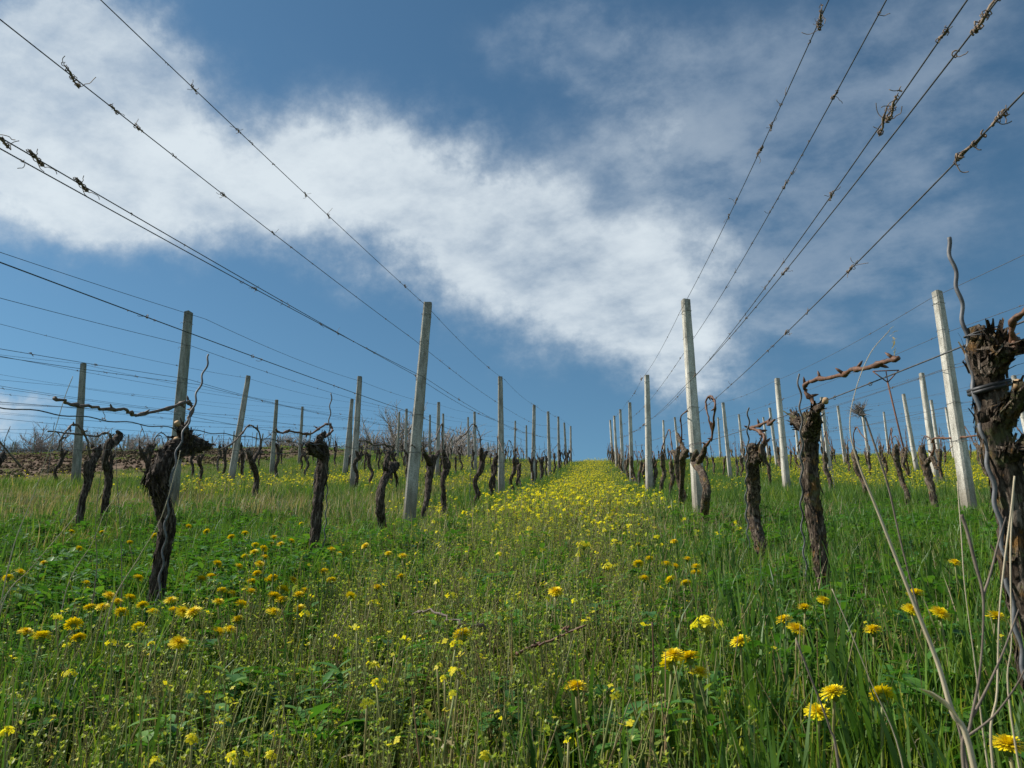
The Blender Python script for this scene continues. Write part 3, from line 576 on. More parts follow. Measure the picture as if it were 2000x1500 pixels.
for rk, r in ROWS.items():
    rnd = random.Random('v'+rk); y = SKIP.get(rk, {'L2': 4.0, 'L3': 7.2, 'L4': 8.8, 'L5': 19, 'R2': 4.6, 'R3': 8.6, 'R4': 11, 'R5': 14.5, 'R6': 19}.get(rk, 8)); n = TAKEN.get(rk, 0)
    ymax = 38 if rk in ('L1', 'R1', 'R2', 'L2') else 34
    while y < ymax:
        if not any(abs(y-k) < .75 for k in HV.get(rk, [])):
            x = rx(rk, y)+rnd.uniform(-.06, .06)+(.07 if min(abs(y-p) for p in r['posts']) < .25 else 0); tm, cm, wm = rnd.choice(VP[rk[0]]); loc = (x, y, g1(x, y)); sc = rnd.uniform(.9, 1.12)
            if y < 20: o = thing('grape_vine', loc, 'x', 'grape vine'); link('trunk', tm, o); link('cane', cm, o)
            else: o = link('grape_vine', wm, None, loc)
            o.rotation_euler = (rnd.uniform(-.06, .06), rnd.uniform(-.06, .06), rnd.choice([0, math.pi])+rnd.uniform(-.35, .35)); o.scale = (sc*.84, sc*.9, sc)
            lab = f"gnarled vine, {ORD[n] if n < 30 else 'last'} from the camera in the {r['name']}" if rk in ('L1', 'R1') else f"gnarled pruned vine, {ORD[n] if n < 30 else 'last'} generic in row"
            o['label'] = lab; o['_row'] = rk; o['_y'] = y; tag(o, None, 'grape vine', 'old grape vines')
            if rnd.random() < .55 and y < 22:
                st = link('wavy_stake', rnd.choice(STK), None, (x+rnd.uniform(-.03, .03), y+rnd.uniform(-.06, -.04), g1(x, y))); st.rotation_euler = (rnd.uniform(-.05, .05), rnd.uniform(-.05, .05), rnd.uniform(0, 6))
                tag(st, f"thin wavy rod beside the {ORD[min(n, 29)]} vine of the {r['name']}", 'vine stake', 'wavy metal vine stakes'); st['_row'] = rk; st['_y'] = y
            n += 1
        y += 1.28*rnd.uniform(.88, 1.12)
# number the vines of the outer rows by distance, the hand-shaped ones keep their own labels
for rk, r in ROWS.items():
    vs = sorted([o for o in COL.objects if o.get('_row') == rk and o.name.startswith('grape_vine')], key=lambda o: o['_y'])
    extra = HV.get(rk, [])
    for o in vs:
        n = sum(1 for q in vs if q['_y'] < o['_y'])+sum(1 for q in extra if q < o['_y'])+TAKEN.get(rk, 0); o['label'] = f"gnarled vine, {ORD[min(n, 29)]} from the camera in the {r['name']}"
        for s in [q for q in COL.objects if q.get('_row') == rk and q.name.startswith('wavy_stake') and abs(q['_y']-o['_y']) < 1e-6]: s['label'] = f"thin wavy rod beside the {ORD[min(n, 29)]} vine of the {r['name']}"
for o in COL.objects:
    for k in ('_row', '_y'):
        if k in o: del o[k]

# ------------------------------------------------------------------ far vineyard and bare bushes on the left horizon
def far_left():
    rnd = random.Random(5); sp = post_mesh(1.75, .07, .06, M['concg'], 77)
    wm = [v[2] for v in VP['L']]; k = 0
    for i in range(46):
        x = -46+i*.92+rnd.uniform(-.2, .2); y = 44+rnd.uniform(-1.5, 5)+(-x-10)*.02
        o = link('vineyard_post', sp, None, (x, y, g1(x, y))); o.rotation_euler = (rnd.uniform(-.05, .05), rnd.uniform(-.09, .09), 0); o.scale = (1, 1, rnd.uniform(.75, 1.1))
        tag(o, 'slim grey post in the distant vineyard beyond the ploughed strip', 'post', 'slim posts of the distant vineyard')
    for i in range(60):
        x = -45+i*.62+rnd.uniform(-.2, .2); y = 42+rnd.uniform(-2, 5)
        o = link('distant_vine', rnd.choice(wm), None, (x, y, g1(x, y))); o.scale = (.8, .8, rnd.uniform(.65, .9)); o.rotation_euler = (0, 0, rnd.uniform(0, 6))
        tag(o, 'small dark vine stump in the distant vineyard beyond the ploughed strip', 'grape vine', 'vines of the distant vineyard')
def bush_mesh(seed, m, h, spread):
    rnd = random.Random(seed); mb = MB()
    def br(p, d, L, r, lev):
        Q = [p]; q = p
        for k in range(3):
            d = (d+Vector((rnd.gauss(0, .16), rnd.gauss(0, .16), rnd.gauss(.03, .1)))).normalized(); q = q+d*L/3; Q.append(q)
        tube(mb, Q, [r, r*.85, r*.7, r*.5], 3 if lev else 5, 0, .5, None, False)
        if lev < 4:
            for k in range(rnd.randint(3, 4) if lev < 3 else 3):
                dd = (d+Vector((rnd.gauss(0, spread), rnd.gauss(0, spread), rnd.uniform(-.1, .5)))).normalized(); br(Q[rnd.choice([1, 2, 3])], dd, L*rnd.uniform(.55, .8), r*.62, lev+1)
    for k in range(7): br(Vector((rnd.gauss(0, .3), rnd.gauss(0, .2), -.1)), Vector((rnd.gauss(0, .35), rnd.gauss(0, .35), 1)).normalized(), h*.38, .038, 0)
    return mb.mesh('branches', M[m])
def bushes():
    BH = []
    pm = [bush_mesh(1, 'twig', 2.4, .55), bush_mesh(2, 'twigp', 2.2, .6), bush_mesh(3, 'twig', 2.0, .7)]
    BH = [max(v.co.z for v in m.vertices) for m in pm]
    items = [(25,852,0),(100,828,1),(62,850,0),(150,850,0),(205,838,0),(235,832,2),(278,848,1),(305,842,1),(330,858,0),(420,850,1),(455,858,0),(545,842,0),(580,836,2),(610,850,0),(500,858,2),(770,815,0),(800,797,0),(835,806,2),(870,832,0),(720,850,2),(905,845,2),(930,855,1),(10,858,2),(130,845,2),(180,848,2),(650,856,0)]
    side = ['far left edge', 'left']
    for i, (px, ty, k) in enumerate(items):
        r = ray(px, ty); Y = 57+(i*7 % 4); x = r[0]/r[1]*Y; h = max(1.0, r[2]/r[1]*Y+ZC-g1(x, Y)+.15); o = link('bare_bush', pm[k], None, (x, Y, g1(x, Y)-.15)); s = h/BH[k]; o.scale = (s*1.1, s*1.1, s); o.rotation_euler = (0, 0, i*2.1)
        if px < 350: lab = 'leafless bush on the skyline behind the ploughed strip at far left'; 
        elif px < 700: lab = 'leafless bush on the skyline between the leaning post and the second left vine'
        else: lab = 'leafless bush on the skyline either side of the tall left post'
        tag(o, lab, 'bush', 'bare bushes on the left skyline' if px < 350 else 'bare bushes on the middle skyline' if px < 700 else 'bare bushes behind the tall left post')
far_left(); bushes()

# ------------------------------------------------------------------ plants: instanced stuff
def blade(mb, x, y, h, w, az, curve, seg=4, mi=0, tint=.5, twist=0, z0=-.01, kink=0):
    d = Vector((math.cos(az), math.sin(az), 0)); s = Vector((-d.y, d.x, 0)); s = (s*math.cos(twist)+d*math.sin(twist)); p = Vector((x, y, z0)); vs = []; a = curve*.15
    for i in range(seg+1):
        f = i/seg; ww = w*.5*(1-f**2.2)*(.75+.5*min(f*3, 1)*(1-f)) if i < seg else w*.03
        vs += [p-s*ww, p+s*ww]; a2 = curve*(f**1.3)+kink*(f > .6); p = p+(d*math.sin(a2)+Vector((0, 0, 1))*math.cos(a2))*(h/seg)
    mb.add(vs, [(2*i, 2*i+1, 2*i+3, 2*i+2) for i in range(seg)], mi, tint)
def leaf(mb, p, d, L, w, mi=0, tint=.5, fold=.25):
    d = d.normalized(); s = d.cross(Vector((0, 0, 1))); s = s.normalized() if s.length > .01 else Vector((1, 0, 0)); n = s.cross(d); prof = [(0, .05), (.25, .8), (.55, 1), (.8, .6), (1, .03)]; vs = []
    for f, ww in prof:
        c = p+d*L*f-n*(L*.25*f*f); vs += [c-s*w*.5*ww+n*w*fold*ww*.5, c, c+s*w*.5*ww+n*w*fold*ww*.5]
    mb.add(vs, [q for i in range(4) for q in ((3*i, 3*i+1, 3*i+4, 3*i+3), (3*i+1, 3*i+2, 3*i+5, 3*i+4))], mi, tint)
def flower4(mb, p, r, mi, tint, up=Vector((0, 0, 1))):
    a0 = random.random()*6; u = up.orthogonal().normalized(); w = up.cross(u)
    for k in range(4):
        a = a0+k*math.pi/2; d = u*math.cos(a)+w*math.sin(a); s = u*-math.sin(a)+w*math.cos(a)
        mb.add([p, p+d*r*.6-s*r*.45+up*r*.15, p+d*r*1.05-s*r*.3+up*r*.05, p+d*r*1.05+s*r*.3+up*r*.05, p+d*r*.6+s*r*.45+up*r*.15], [(0, 1, 2, 3, 4)], mi, tint)
def lib(name, makers, mats):
    c = bpy.data.collections.new(name)
    for i, mk in enumerate(makers):
        mb = MB(); mk(mb, random.Random(name+str(i))); c.objects.link(bpy.data.objects.new(f'{name}_{i:02d}', mb.mesh(name, mats)))
    return c
def mk_grass(n, rad_, h0, h1, w0, w1, seg=4, cur=1.1):
    def f(mb, r):
        for _ in range(n):
            a = r.uniform(0, 6.28); q = rad_*math.sqrt(r.random()); blade(mb, q*math.cos(a), q*math.sin(a), r.uniform(h0, h1), r.uniform(w0, w1), r.uniform(0, 6.28), abs(r.gauss(.45, .45))*cur, seg, 0, r.random()**1.3, r.uniform(-1, 1), -.01, .7 if r.random() < .12 else 0)
    return f
def mk_stems(n, rad_, h0, h1, fl, lod=False):
    def f(mb, r):
        for _ in range(n):
            a = r.uniform(0, 6.28); q = rad_*math.sqrt(r.random()); p = Vector((q*math.cos(a), q*math.sin(a), -.01)); h = r.uniform(h0, h1); d = Vector((r.gauss(0, .12), r.gauss(0, .12), 1)); t = r.random(); Q = [p]
            for k in range(4): d = (d+Vector((r.gauss(0, .07), r.gauss(0, .07), 0))).normalized(); p = p+d*h/4; Q.append(p)
            tube(mb, Q, [.0021, .0018, .0016, .0012, .0008] if not lod else [.004, .0035, .003, .0025, .002], 3, 0, t, None, False)
            if not lod:
                for k in range(r.randint(4, 9)):
                    f_ = r.uniform(.35, .98); b = Q[0].lerp(Q[-1], f_); az = r.uniform(0, 6.28); dd = Vector((math.cos(az), math.sin(az), r.uniform(.3, 1))); e = b+dd*.012
                    leaf(mb, b, dd, r.uniform(.008, .015), .0034, 1, r.random())
                for k in range(r.randint(1, 3)):
                    az = r.uniform(0, 6.28); leaf(mb, Q[1].lerp(Q[2], r.random()), Vector((math.cos(az), math.sin(az), .6)), r.uniform(.025, .055), r.uniform(.008, .015), 1, r.random()*.4)
            else:
                for k in range(5): leaf(mb, Q[0].lerp(Q[-1], r.uniform(.5, 1)), Vector((r.gauss(0, 1), r.gauss(0, 1), .7)), .03, .012, 1, r.random())
            if r.random() < fl:
                for k in range(r.randint(2, 5)): flower4(mb, Q[-1]+Vector((r.gauss(0, .006), r.gauss(0, .006), r.uniform(-.012, .006))), r.uniform(.003, .0055) if not lod else r.uniform(.008, .013), 2, r.random(), Vector((r.gauss(0, .4), r.gauss(-.3, .4), 1)).normalized())
            else:
                for k in range(4): leaf(mb, Q[-1], Vector((r.gauss(0, .5), r.gauss(0, .5), 1)), .008, .004, 1, r.uniform(.6, 1))
    return f
def mk_broad(n, rad_, h0, h1, l0, l1, asp=.5):
    def f(mb, r):
        for _ in range(n):
            a = r.uniform(0, 6.28); q = rad_*math.sqrt(r.random()); p = Vector((q*math.cos(a), q*math.sin(a), -.01)); e = p+Vector((r.gauss(0, .02), r.gauss(0, .02), r.uniform(h0, h1)))
            tube(mb, [p, e], [.0015, .001], 3, 0, .3, None, False); k0 = r.uniform(0, 6.28)
            for k in range(r.randint(3, 5)):
                az = k0+k*2.1; L_ = r.uniform(l0, l1); leaf(mb, e-Vector((0, 0, .015*k*r.random())), Vector((math.cos(az), math.sin(az), r.uniform(-.1, .7))), L_, L_*asp, 0, r.random())
    return f
def mk_rosette(mb, r):
    for k in range(r.randint(7, 11)):
        az = r.uniform(0, 6.28); L_ = r.uniform(.09, .17); leaf(mb, Vector((0, 0, 0)), Vector((math.cos(az), math.sin(az), r.uniform(.4, 1.4))), L_, L_*r.uniform(.2, .32), 0, r.random())
def mk_clod(mb, r):
    for _ in range(7):
        c = Vector((r.gauss(0, .16), r.gauss(0, .16), 0)); s = r.uniform(.03, .09); vs = []; fs = []
        for i in range(4):
            for j in range(6):
                th = math.pi*(i+.3)/4.2; ph = j*math.pi/3+i*.5; rr = s*r.uniform(.7, 1.25); vs.append(c+Vector((math.sin(th)*math.cos(ph)*rr, math.sin(th)*math.sin(ph)*rr, math.cos(th)*rr*.8)))
        fs = [(i*6+j, (i+1)*6+j, (i+1)*6+(j+1) % 6, i*6+(j+1) % 6) for i in range(3) for j in range(6)]+[(0, 1, 2, 3, 4, 5)]
        mb.add(vs, fs)
def scatter(name, coll, P, scl, label, rots=None, tilt=.12, zoff=0.0):
    n = len(P); P = np.asarray(P, float); z = G(P[:, 0], P[:, 1])+zoff
    me = bpy.data.meshes.new(name); me.vertices.add(n); me.vertices.foreach_set('co', np.stack([P[:, 0], P[:, 1], z], -1).astype('f').ravel())
    a = me.attributes.new('scl', 'FLOAT', 'POINT'); a.data.foreach_set('value', np.asarray(scl, 'f'))
    a = me.attributes.new('pick', 'INT', 'POINT'); a.data.foreach_set('value', rng.integers(0, len(coll.objects), n).astype('i'))
    ro = np.stack([rng.normal(0, tilt, n), rng.normal(0, tilt, n), rng.uniform(0, 6.283, n)], -1)
    a = me.attributes.new('rot', 'FLOAT_VECTOR', 'POINT'); a.data.foreach_set('vector', ro.astype('f').ravel())
    o = link(name, me); ng = bpy.data.node_groups.new(name, 'GeometryNodeTree')
    ng.interface.new_socket('Geometry', in_out='INPUT', socket_type='NodeSocketGeometry'); ng.interface.new_socket('Geometry', in_out='OUTPUT', socket_type='NodeSocketGeometry')
    N = ng.nodes; L = ng.links; gi = N.new('NodeGroupInput'); go = N.new('NodeGroupOutput'); ip = N.new('GeometryNodeInstanceOnPoints'); ci = N.new('GeometryNodeCollectionInfo')
    ci.inputs['Collection'].default_value = coll; ci.inputs['Separate Children'].default_value = True; ci.inputs['Reset Children'].default_value = True
    L.new(gi.outputs[0], ip.inputs['Points']); L.new(ci.outputs[0], ip.inputs['Instance']); ip.inputs['Pick Instance'].default_value = True
    for nm, ty, dst in (('pick', 'INT', 'Instance Index'), ('rot', 'FLOAT_VECTOR', 'Rotation'), ('scl', 'FLOAT', 'Scale')):
        na = N.new('GeometryNodeInputNamedAttribute'); na.data_type = ty; na.inputs[0].default_value = nm; L.new(na.outputs[0], ip.inputs[dst])
    L.new(ip.outputs[0], go.inputs[0]); md = o.modifiers.new('scatter', 'NODES'); md.node_group = ng
    tag(o, label, None, None, 'stuff'); return o
TY = math.tan(YAW)
def field(density, y0, y1, mask=None, marg=1.0):      # random points in the part of the slope the camera and its surroundings can see
    dy = .5 if y1-y0 > 3 else .1; out = []
    y = y0
    while y < y1:
        hw = .74*y+marg; c = TY*y; n = rng.poisson(max(0, density(y)*2*hw*dy)); x = c+rng.uniform(-hw, hw, n); yy = y+rng.uniform(0, dy, n); out.append(np.stack([x, yy], -1)); y += dy
    P = np.concatenate(out)
    if mask is not None: P = P[rng.random(len(P)) < np.clip(mask(P[:, 0], P[:, 1]), 0, 1)]
    return P
def gs(x, c, s): return np.exp(-((x-c)/s)**2)
def blot(x, y, s, seed=0):                             # soft patches
    return .5+.5*np.sin(x*s+seed+1.3*np.sin(y*s*.7+seed*2))*np.sin(y*s*.8+seed*3+1.1*np.sin(x*s*.6))
def rowstrip(x, y): 
    r = 0*x
    for k in ROWS.values(): r = np.maximum(r, gs(x, k['X']+k['s']*(y-6), .55))
    return r
def lane(x, y): return gs(x, -.42, .72)
def notsoil(x, y): return 1-soilmask(x, y)*(.72+.28*(blot(x, y, 1.3, 3) < .55))
cg = lib('grass_clump', [mk_grass(20, .05, .06, .16, .0035, .0075) for _ in range(7)], [M['grass']])
cl = lib('lush_clump', [mk_grass(12, .05, .11, .23, .005, .0095, 5) for _ in range(6)], [M['lush']])
cw = lib('wide_clump', [mk_grass(6, .04, .14, .27, .009, .016, 6, .8) for _ in range(5)], [M['lush']])
cd = lib('dry_clump', [mk_grass(13, .07, .08, .22, .0015, .003, 4, 2.2) for _ in range(5)], [M['dry']])
cs = lib('stem_clump', [mk_stems(9, .06, .12, .27, .045) for _ in range(7)], [M['stem'], M['bud'], M['petal']])
cb_ = lib('broad_clump', [mk_broad(9, .07, .05, .16, .030, .056, .5) for _ in range(6)]+[mk_broad(8, .06, .05, .16, .03, .055, .32) for _ in range(3)], [M['broad']])
cr_ = lib('rosette', [mk_rosette for _ in range(4)], [M['broad']])
cgf = lib('grass_tuft', [mk_grass(70, .26, .10, .24, .006, .012, 2) for _ in range(5)], [M['grass']])
clf = lib('lush_tuft', [mk_grass(70, .26, .12, .26, .006, .013, 2) for _ in range(5)], [M['lush']])
cdf = lib('dry_tuft', [mk_grass(45, .26, .10, .28, .004, .007, 3, 1.8) for _ in range(4)], [M['dry']])
csf = lib('stem_tuft', [mk_stems(22, .26, .16, .34, .6, True) for _ in range(6)], [M['stem'], M['bud'], M['petal']])
cso = lib('soil_clods', [mk_clod for _ in range(4)], [M['ground']])
U = lambda n, a, b: rng.uniform(a, b, n)
P = field(lambda y: 330 if y < 4.5 else 190, .55, 9, lambda x, y: 1.0-.3*lane(x, y)); scatter('meadow_grass', cg, P, U(len(P), .7, 1.25), 'short green meadow grass covering the slope near the camera')
P = field(lambda y: 160 if y < 4.5 else 120, .75, 9, lambda x, y: (.12+.9*(1-lane(x, y)))*(1-.75*gs(x, -2.1, 1.0)*gs(y, 3.6, 1.4))); scatter('lush_grass', cl, P, U(len(P), .7, 1.2), 'taller darker grass blades along the rows near the camera')
P = field(lambda y: 46, .85, 4.2, lambda x, y: sm((x-.1)/.35)*.9+.20*(1-lane(x, y)) + .16*gs(y, 1.3, .4)); scatter('wide_grass', cw, P, U(len(P), .7, 1.15), 'broad green grass leaves in the right foreground')
P = field(lambda y: 80, .7, 9, lambda x, y: .25+.55*(blot(x, y, 2.3, 1) > .62)+.5*gs(x, .7, .35)*sm((y-1.8))); scatter('dry_grass', cd, P, U(len(P), .7, 1.3), 'straw-coloured dead grass among the green near the camera')
P = field(lambda y: 230, .95, 11, lambda x, y: .95*gs(x, -.42, .55)+.30*sm((-x+.5)/.6)*gs(y, 1.5, 1.0)); scatter('weed_stems', cs, P, U(len(P), .6, 1.05), 'thin upright weed stems with small green pods on the flowery path')
P = field(lambda y: 190, 1.3, 8, lambda x, y: .16+1.0*gs(x, -2.1, 1.1)*gs(y, 3.6, 1.5)+.25*blot(x, y, 2.9, 4)*(blot(x, y, 2.9, 4) > .6)+.7*gs(x, 2.2, .9)*gs(y, 4.5, 1.8)); scatter('leafy_weeds', cb_, P, U(len(P), .7, 1.2), 'low leafy green weeds around the left vines')
P = field(lambda y: 17, .9, 6); scatter('leaf_rosettes', cr_, P, U(len(P), .6, 1.15), 'rosettes of toothed dandelion leaves in the grass')
P = field(lambda y: 26 if y < 20 else 15, 8.5, 44, lambda x, y: notsoil(x, y)*(.55+.3*(1-rowstrip(x, y)))*(1-.5*gs(x, -2.8, .65)*sm((y-6)/2)-.5*gs(x, -5, .8)), 2); scatter('slope_grass', cgf, P, U(len(P), .7, 1.2)*(1-.6*sm((-P[:, 0]-8)/3)), 'green and yellowish grass covering the upper slope')
P = field(lambda y: 30 if y < 20 else 16, 8.5, 40, lambda x, y: notsoil(x, y)*(.25+.75*rowstrip(x, y))*(1-.7*lane(x, y)), 2); scatter('row_grass', clf, P, U(len(P), .75, 1.25)*(1-.6*sm((-P[:, 0]-8)/3)), 'dark green grass strips under the farther rows')
P = field(lambda y: 26, 4.5, 36, lambda x, y: notsoil(x, y)*(.06+.9*gs(x, -2.8, .65)*sm((y-5.5)/1.5)+.9*gs(x, -5, .8)+.8*gs(x, -7.2, 1.2)+.5*sm((-x-8)/2)*sm((20-y)/3)+.15*lane(x, y)), 2); scatter('slope_straw', cdf, P, U(len(P), .7, 1.2)*(1-.4*sm((-P[:, 0]-9)/3)), 'dead straw-coloured grass in the lanes left of the path')
def mus(x, y): return notsoil(x, y)*np.clip(gs(x, -.38, .56)*sm((y-2.6)/7)*1.0+.45*gs(x, -5.0, .7)*sm((y-8)/4)+.55*sm((x-3.6)/1.2)*sm((y-9.5)/3)*(1-.6*rowstrip(x, y))+.35*gs(x, -2.75, .6)*sm((y-12)/4)+.03*sm((y-8)/4), 0, 1)*np.where(x < -8, .25, 1)
P = field(lambda y: 36 if y < 20 else 16, 4.0, 44, mus, 2); scatter('mustard_bloom', csf, P, U(len(P), .65, 1.1), 'small yellow mustard flowers massed up the slope')
P = field(lambda y: 9, 13, 40, lambda x, y: soilmask(x, y)*.9, 2); scatter('tilled_soil', cso, P, U(len(P), .35, .85), 'brown clods of the ploughed strip at far left')

# ------------------------------------------------------------------ dandelions and single mustard plants
def dande_mesh(seed):
    r = random.Random(seed); mb = MB(); st = MB(); R = .0165
    for lay, (n, tilt, ln) in enumerate(((30, -.05, 1.0), (30, .22, 1.0), (28, .5, .95), (24, .8, .85), (18, 1.1, .75), (10, 1.4, .68))):
        for k in range(n):
            a = 2*math.pi*k/n+r.uniform(-.12, .12); t = tilt+r.uniform(-.12, .12); d = Vector((math.cos(a)*math.cos(t), math.sin(a)*math.cos(t), math.sin(t))); s = Vector((-math.sin(a), math.cos(a), 0)); L_ = R*ln*r.uniform(.85, 1.1); w = .0012
            p0 = Vector((0, 0, .001)); p1 = p0+d*L_*.6; p2 = p0+d*L_+Vector((0, 0, -.0015)); mb.add([p0-s*w*.4, p0+s*w*.4, p1-s*w, p1+s*w, p2-s*w*.8, p2+s*w*.8], [(0, 1, 3, 2), (2, 3, 5, 4)], 0, r.uniform(.5, 1) if lay < 3 else r.uniform(0, .6))
    tube(mb, [Vector((0, 0, -.010)), Vector((0, 0, -.004)), Vector((0, 0, .001))], [.003, .0055, .004], 8, 1, .3)
    return mb.mesh('flower_head', [M['dande'], M['bud']])
DM = [dande_mesh(i) for i in range(4)]
def stem_mesh(mb, top, base, r0, seed):
    r = random.Random(seed); m = base.lerp(top, .5)+Vector((r.uniform(-.015, .015), r.uniform(-.015, .015), 0)); tube(mb, smooth_path([base, m, top], 3), r0, 5)
z7 = [(420,115),(597,118),(760,180),(465,215),(255,300),(118,355),(45,388),(505,418),(810,388),(640,493),(685,527),(762,505),(835,548),(1000,522),(525,565),(600,560),(712,590),(895,588),(1022,580),(1072,588),(1135,590),(815,680),(245,733),(150,705),(430,660),(460,740),(1045,770),(1280,705),(1345,692),(1395,633),(1180,395),(1240,380),(1275,305),(1400,320),(1355,148),(1210,115),(1105,85),(1435,125),(1300,462),(1360,480),(1280,530),(1415,545),(1470,468),(1475,410),(1505,362),(1435,262),(1490,238),(1555,265),(1600,385),(1580,405),(1715,400),(1655,457),(1605,495),(1650,520),(1750,490),(1780,465),(1600,590),(1755,568),(1605,150),(1590,187),(1645,190),(1707,170),(1545,215),(1520,305),(905,140),(1495,195),(1765,70)]
z8 = [(140,183),(105,165),(252,148),(352,182),(415,193),(408,282),(303,330),(190,368),(72,260),(105,298),(675,535),(1078,348),(1438,142),(1437,226),(1463,290),(1558,228),(1597,237),(1650,206),(1593,130),(1688,240),(1688,265),(1577,297),(1443,57),(1487,205),(1643,310),(1880,565),(1590,625),(1580,660),(1660,635),(1705,702),(1168,765)]
z6 = [(295,610),(195,650),(88,715),(150,765),(560,770),(785,575),(760,660),(915,680),(1215,700),(350,1105),(265,1210),(605,1110),(1280,1385),(995,408)]
DP = [(x/3, 1000+y/3) for x, y in z7]+[(600+x*.45, 1000+y*.45) for x, y in z8]+[(1500+x*.3666, 950+y*.3666) for x, y in z6]
SPECIAL = {(1628, 1355): 'big dandelion seen from the side, in the right foreground grass', (1597, 1394): 'dandelion just below the big side-on one in the right foreground', (1969, 1458): 'large dandelion in the bottom right corner',
           (1705, 1232): 'lone dandelion in front of the slanting straw stalk', (901, 1241): 'dandelion beside the left end of the fallen twigs', (1126, 1344): 'lone dandelion at the bottom centre of the path', (1085, 1157): 'lone small dandelion in the middle of the path above the twigs',
           (237, 1197): 'roundest full-faced dandelion in front of the nearest left vine', (82, 1244): 'dandelion lowest at the far left edge of the cluster', (272, 1227): 'dandelion hanging lowest before the nearest left vine', (465, 1211): 'flat side-on dandelion on a slanting stem right of the nearest vine',
           (1945, 1207): 'dandelion against the foot of the nearest right vine', (1446, 1254): 'half-open dandelion right of the tall mustard stalk', (1722, 1357): 'small half-hidden dandelion bud low in the right foreground'}
for i, (px, py) in enumerate(DP):
    r = random.Random(i); h = r.uniform(.165, .225); p = HIT(px, py, h)
    if p is None: continue
    if p.length < 2.0 and p.y < 1.6: pass
    b = Vector((p.x+r.uniform(-.04, .04), p.y+r.uniform(-.01, .05), 0)); b.z = g1(b.x, b.y)-.01
    lab = None
    for (sx, sy), s in SPECIAL.items():
        if abs(sx-px) < 9 and abs(sy-py) < 9: lab = s
    grp = 'dandelions in bloom'
    if lab is None:
        if px < 260: lab, grp = 'yellow dandelion in the grass at far left', 'dandelions at far left'
        elif px < 400: lab, grp = 'yellow dandelion crowded at the foot of the nearest left vine', 'dandelions at the nearest left vine'
        elif px < 615: lab, grp = 'yellow dandelion in the dense cluster between the first two left vines', 'dandelions between the first two left vines'
        elif px < 900: lab, grp = 'yellow dandelion in the grass right of the second left vine', 'dandelions right of the second left vine'
        elif px < 1450 and py < 1200: lab, grp = 'yellow dandelion along the right edge of the path', 'dandelions along the right path edge'
        elif px < 1450: lab, grp = 'yellow dandelion in the small bunch beside the tall mustard stalk', 'dandelions beside the tall mustard stalk'
        else: lab, grp = 'yellow dandelion in the tall grass between the right vines', 'dandelions between the right vines'
    t = thing('dandelion', b, lab, 'dandelion', grp); mb = MB(); stem_mesh(mb, p-b-Vector((0, 0, .008)), Vector((0, 0, 0)), .0022, i); link('stem', mb.mesh('stem', M['stem']), t)
    f = link('flower_head', DM[i % 4], t, p-b); s = r.uniform(1.0, 1.3); f.scale = (s, s, s*.9)
    f.rotation_euler = (r.uniform(-.1, .75) if r.random() < .6 else r.uniform(-.3, .3), r.uniform(-.4, .4), r.uniform(0, 6))
def mustard_head(seed, n, R):
    r = random.Random(seed); mb = MB(); random.seed(seed)
    for k in range(n):
        d = Vector((r.gauss(0, .7), r.gauss(0, .7), r.uniform(-.2, .7))); p = d*R; up = Vector((d.x*1.4+r.gauss(0, .5), d.y-.1+r.gauss(0, .5), .5+abs(d.z))).normalized(); flower4(mb, p, r.uniform(.0055, .0078), 0, r.random(), up); tube(mb, [Vector((0, 0, -R*1.1)), p], .0006, 3, 1, .6, None, False)
    for k in range(5): leaf(mb, Vector((r.gauss(0, .2)*R, r.gauss(0, .2)*R, R*.3)), Vector((r.gauss(0, .3), r.gauss(0, .3), 1)), .008, .005, 1, .8)
    return mb.mesh('flower_cluster', [M['petal'], M['bud']])
MH = {1: [mustard_head(i, 2, .006) for i in range(3)], 2: [mustard_head(10+i, 6, .009) for i in range(3)], 3: [mustard_head(20+i, 24, .019) for i in range(2)]}
mu = [(x/3, 1000+y/3, 2) for x, y in ((655,765),(410,945),(325,615),(395,780),(890,780),(1125,1335),(1590,1430),(1360,1455),(40,1290),(1790,595),(930,1480))]
mu += [(600+x*.45, 1000+y*.45, s) for x, y, s in ((835,183,2),(1200,145,3),(1315,240,3),(1735,485,3),(515,80,2),(548,45,2),(570,90,2),(560,305,1),(625,360,2),(870,465,1),(645,580,2),(300,668,2),(565,672,1),(597,722,1),(660,703,2),(300,750,2),(260,830,1),(778,1063,2),(380,620,1),(215,502,1),(640,792,1),(1330,800,1),(1135,1000,1),(275,397,2),(1300,28,2),(1378,95,2),(820,77,1),(908,125,1),(805,118,1),(1175,190,2),(1042,380,1),(885,386,1),(1165,390,1),(475,180,1),(690,172,1),(1020,130,1),(960,97,1),(1290,82,2),(1135,115,1))]
mu += [(1222,960,3),(1190,1005,2),(1210,958,2),(1200,985,2),(1150,1045,2),(1170,1030,1),(1245,1062,1),(1130,1085,2),(1215,1010,1),(1185,965,2),(1090,1010,1),(1020,1040,1),(960,1060,1),(1060,1075,1),(1180,985,2),(1232,1040,2),(1000,1000,1),(935,1020,1),(845,1020,1),(1110,1050,1)]
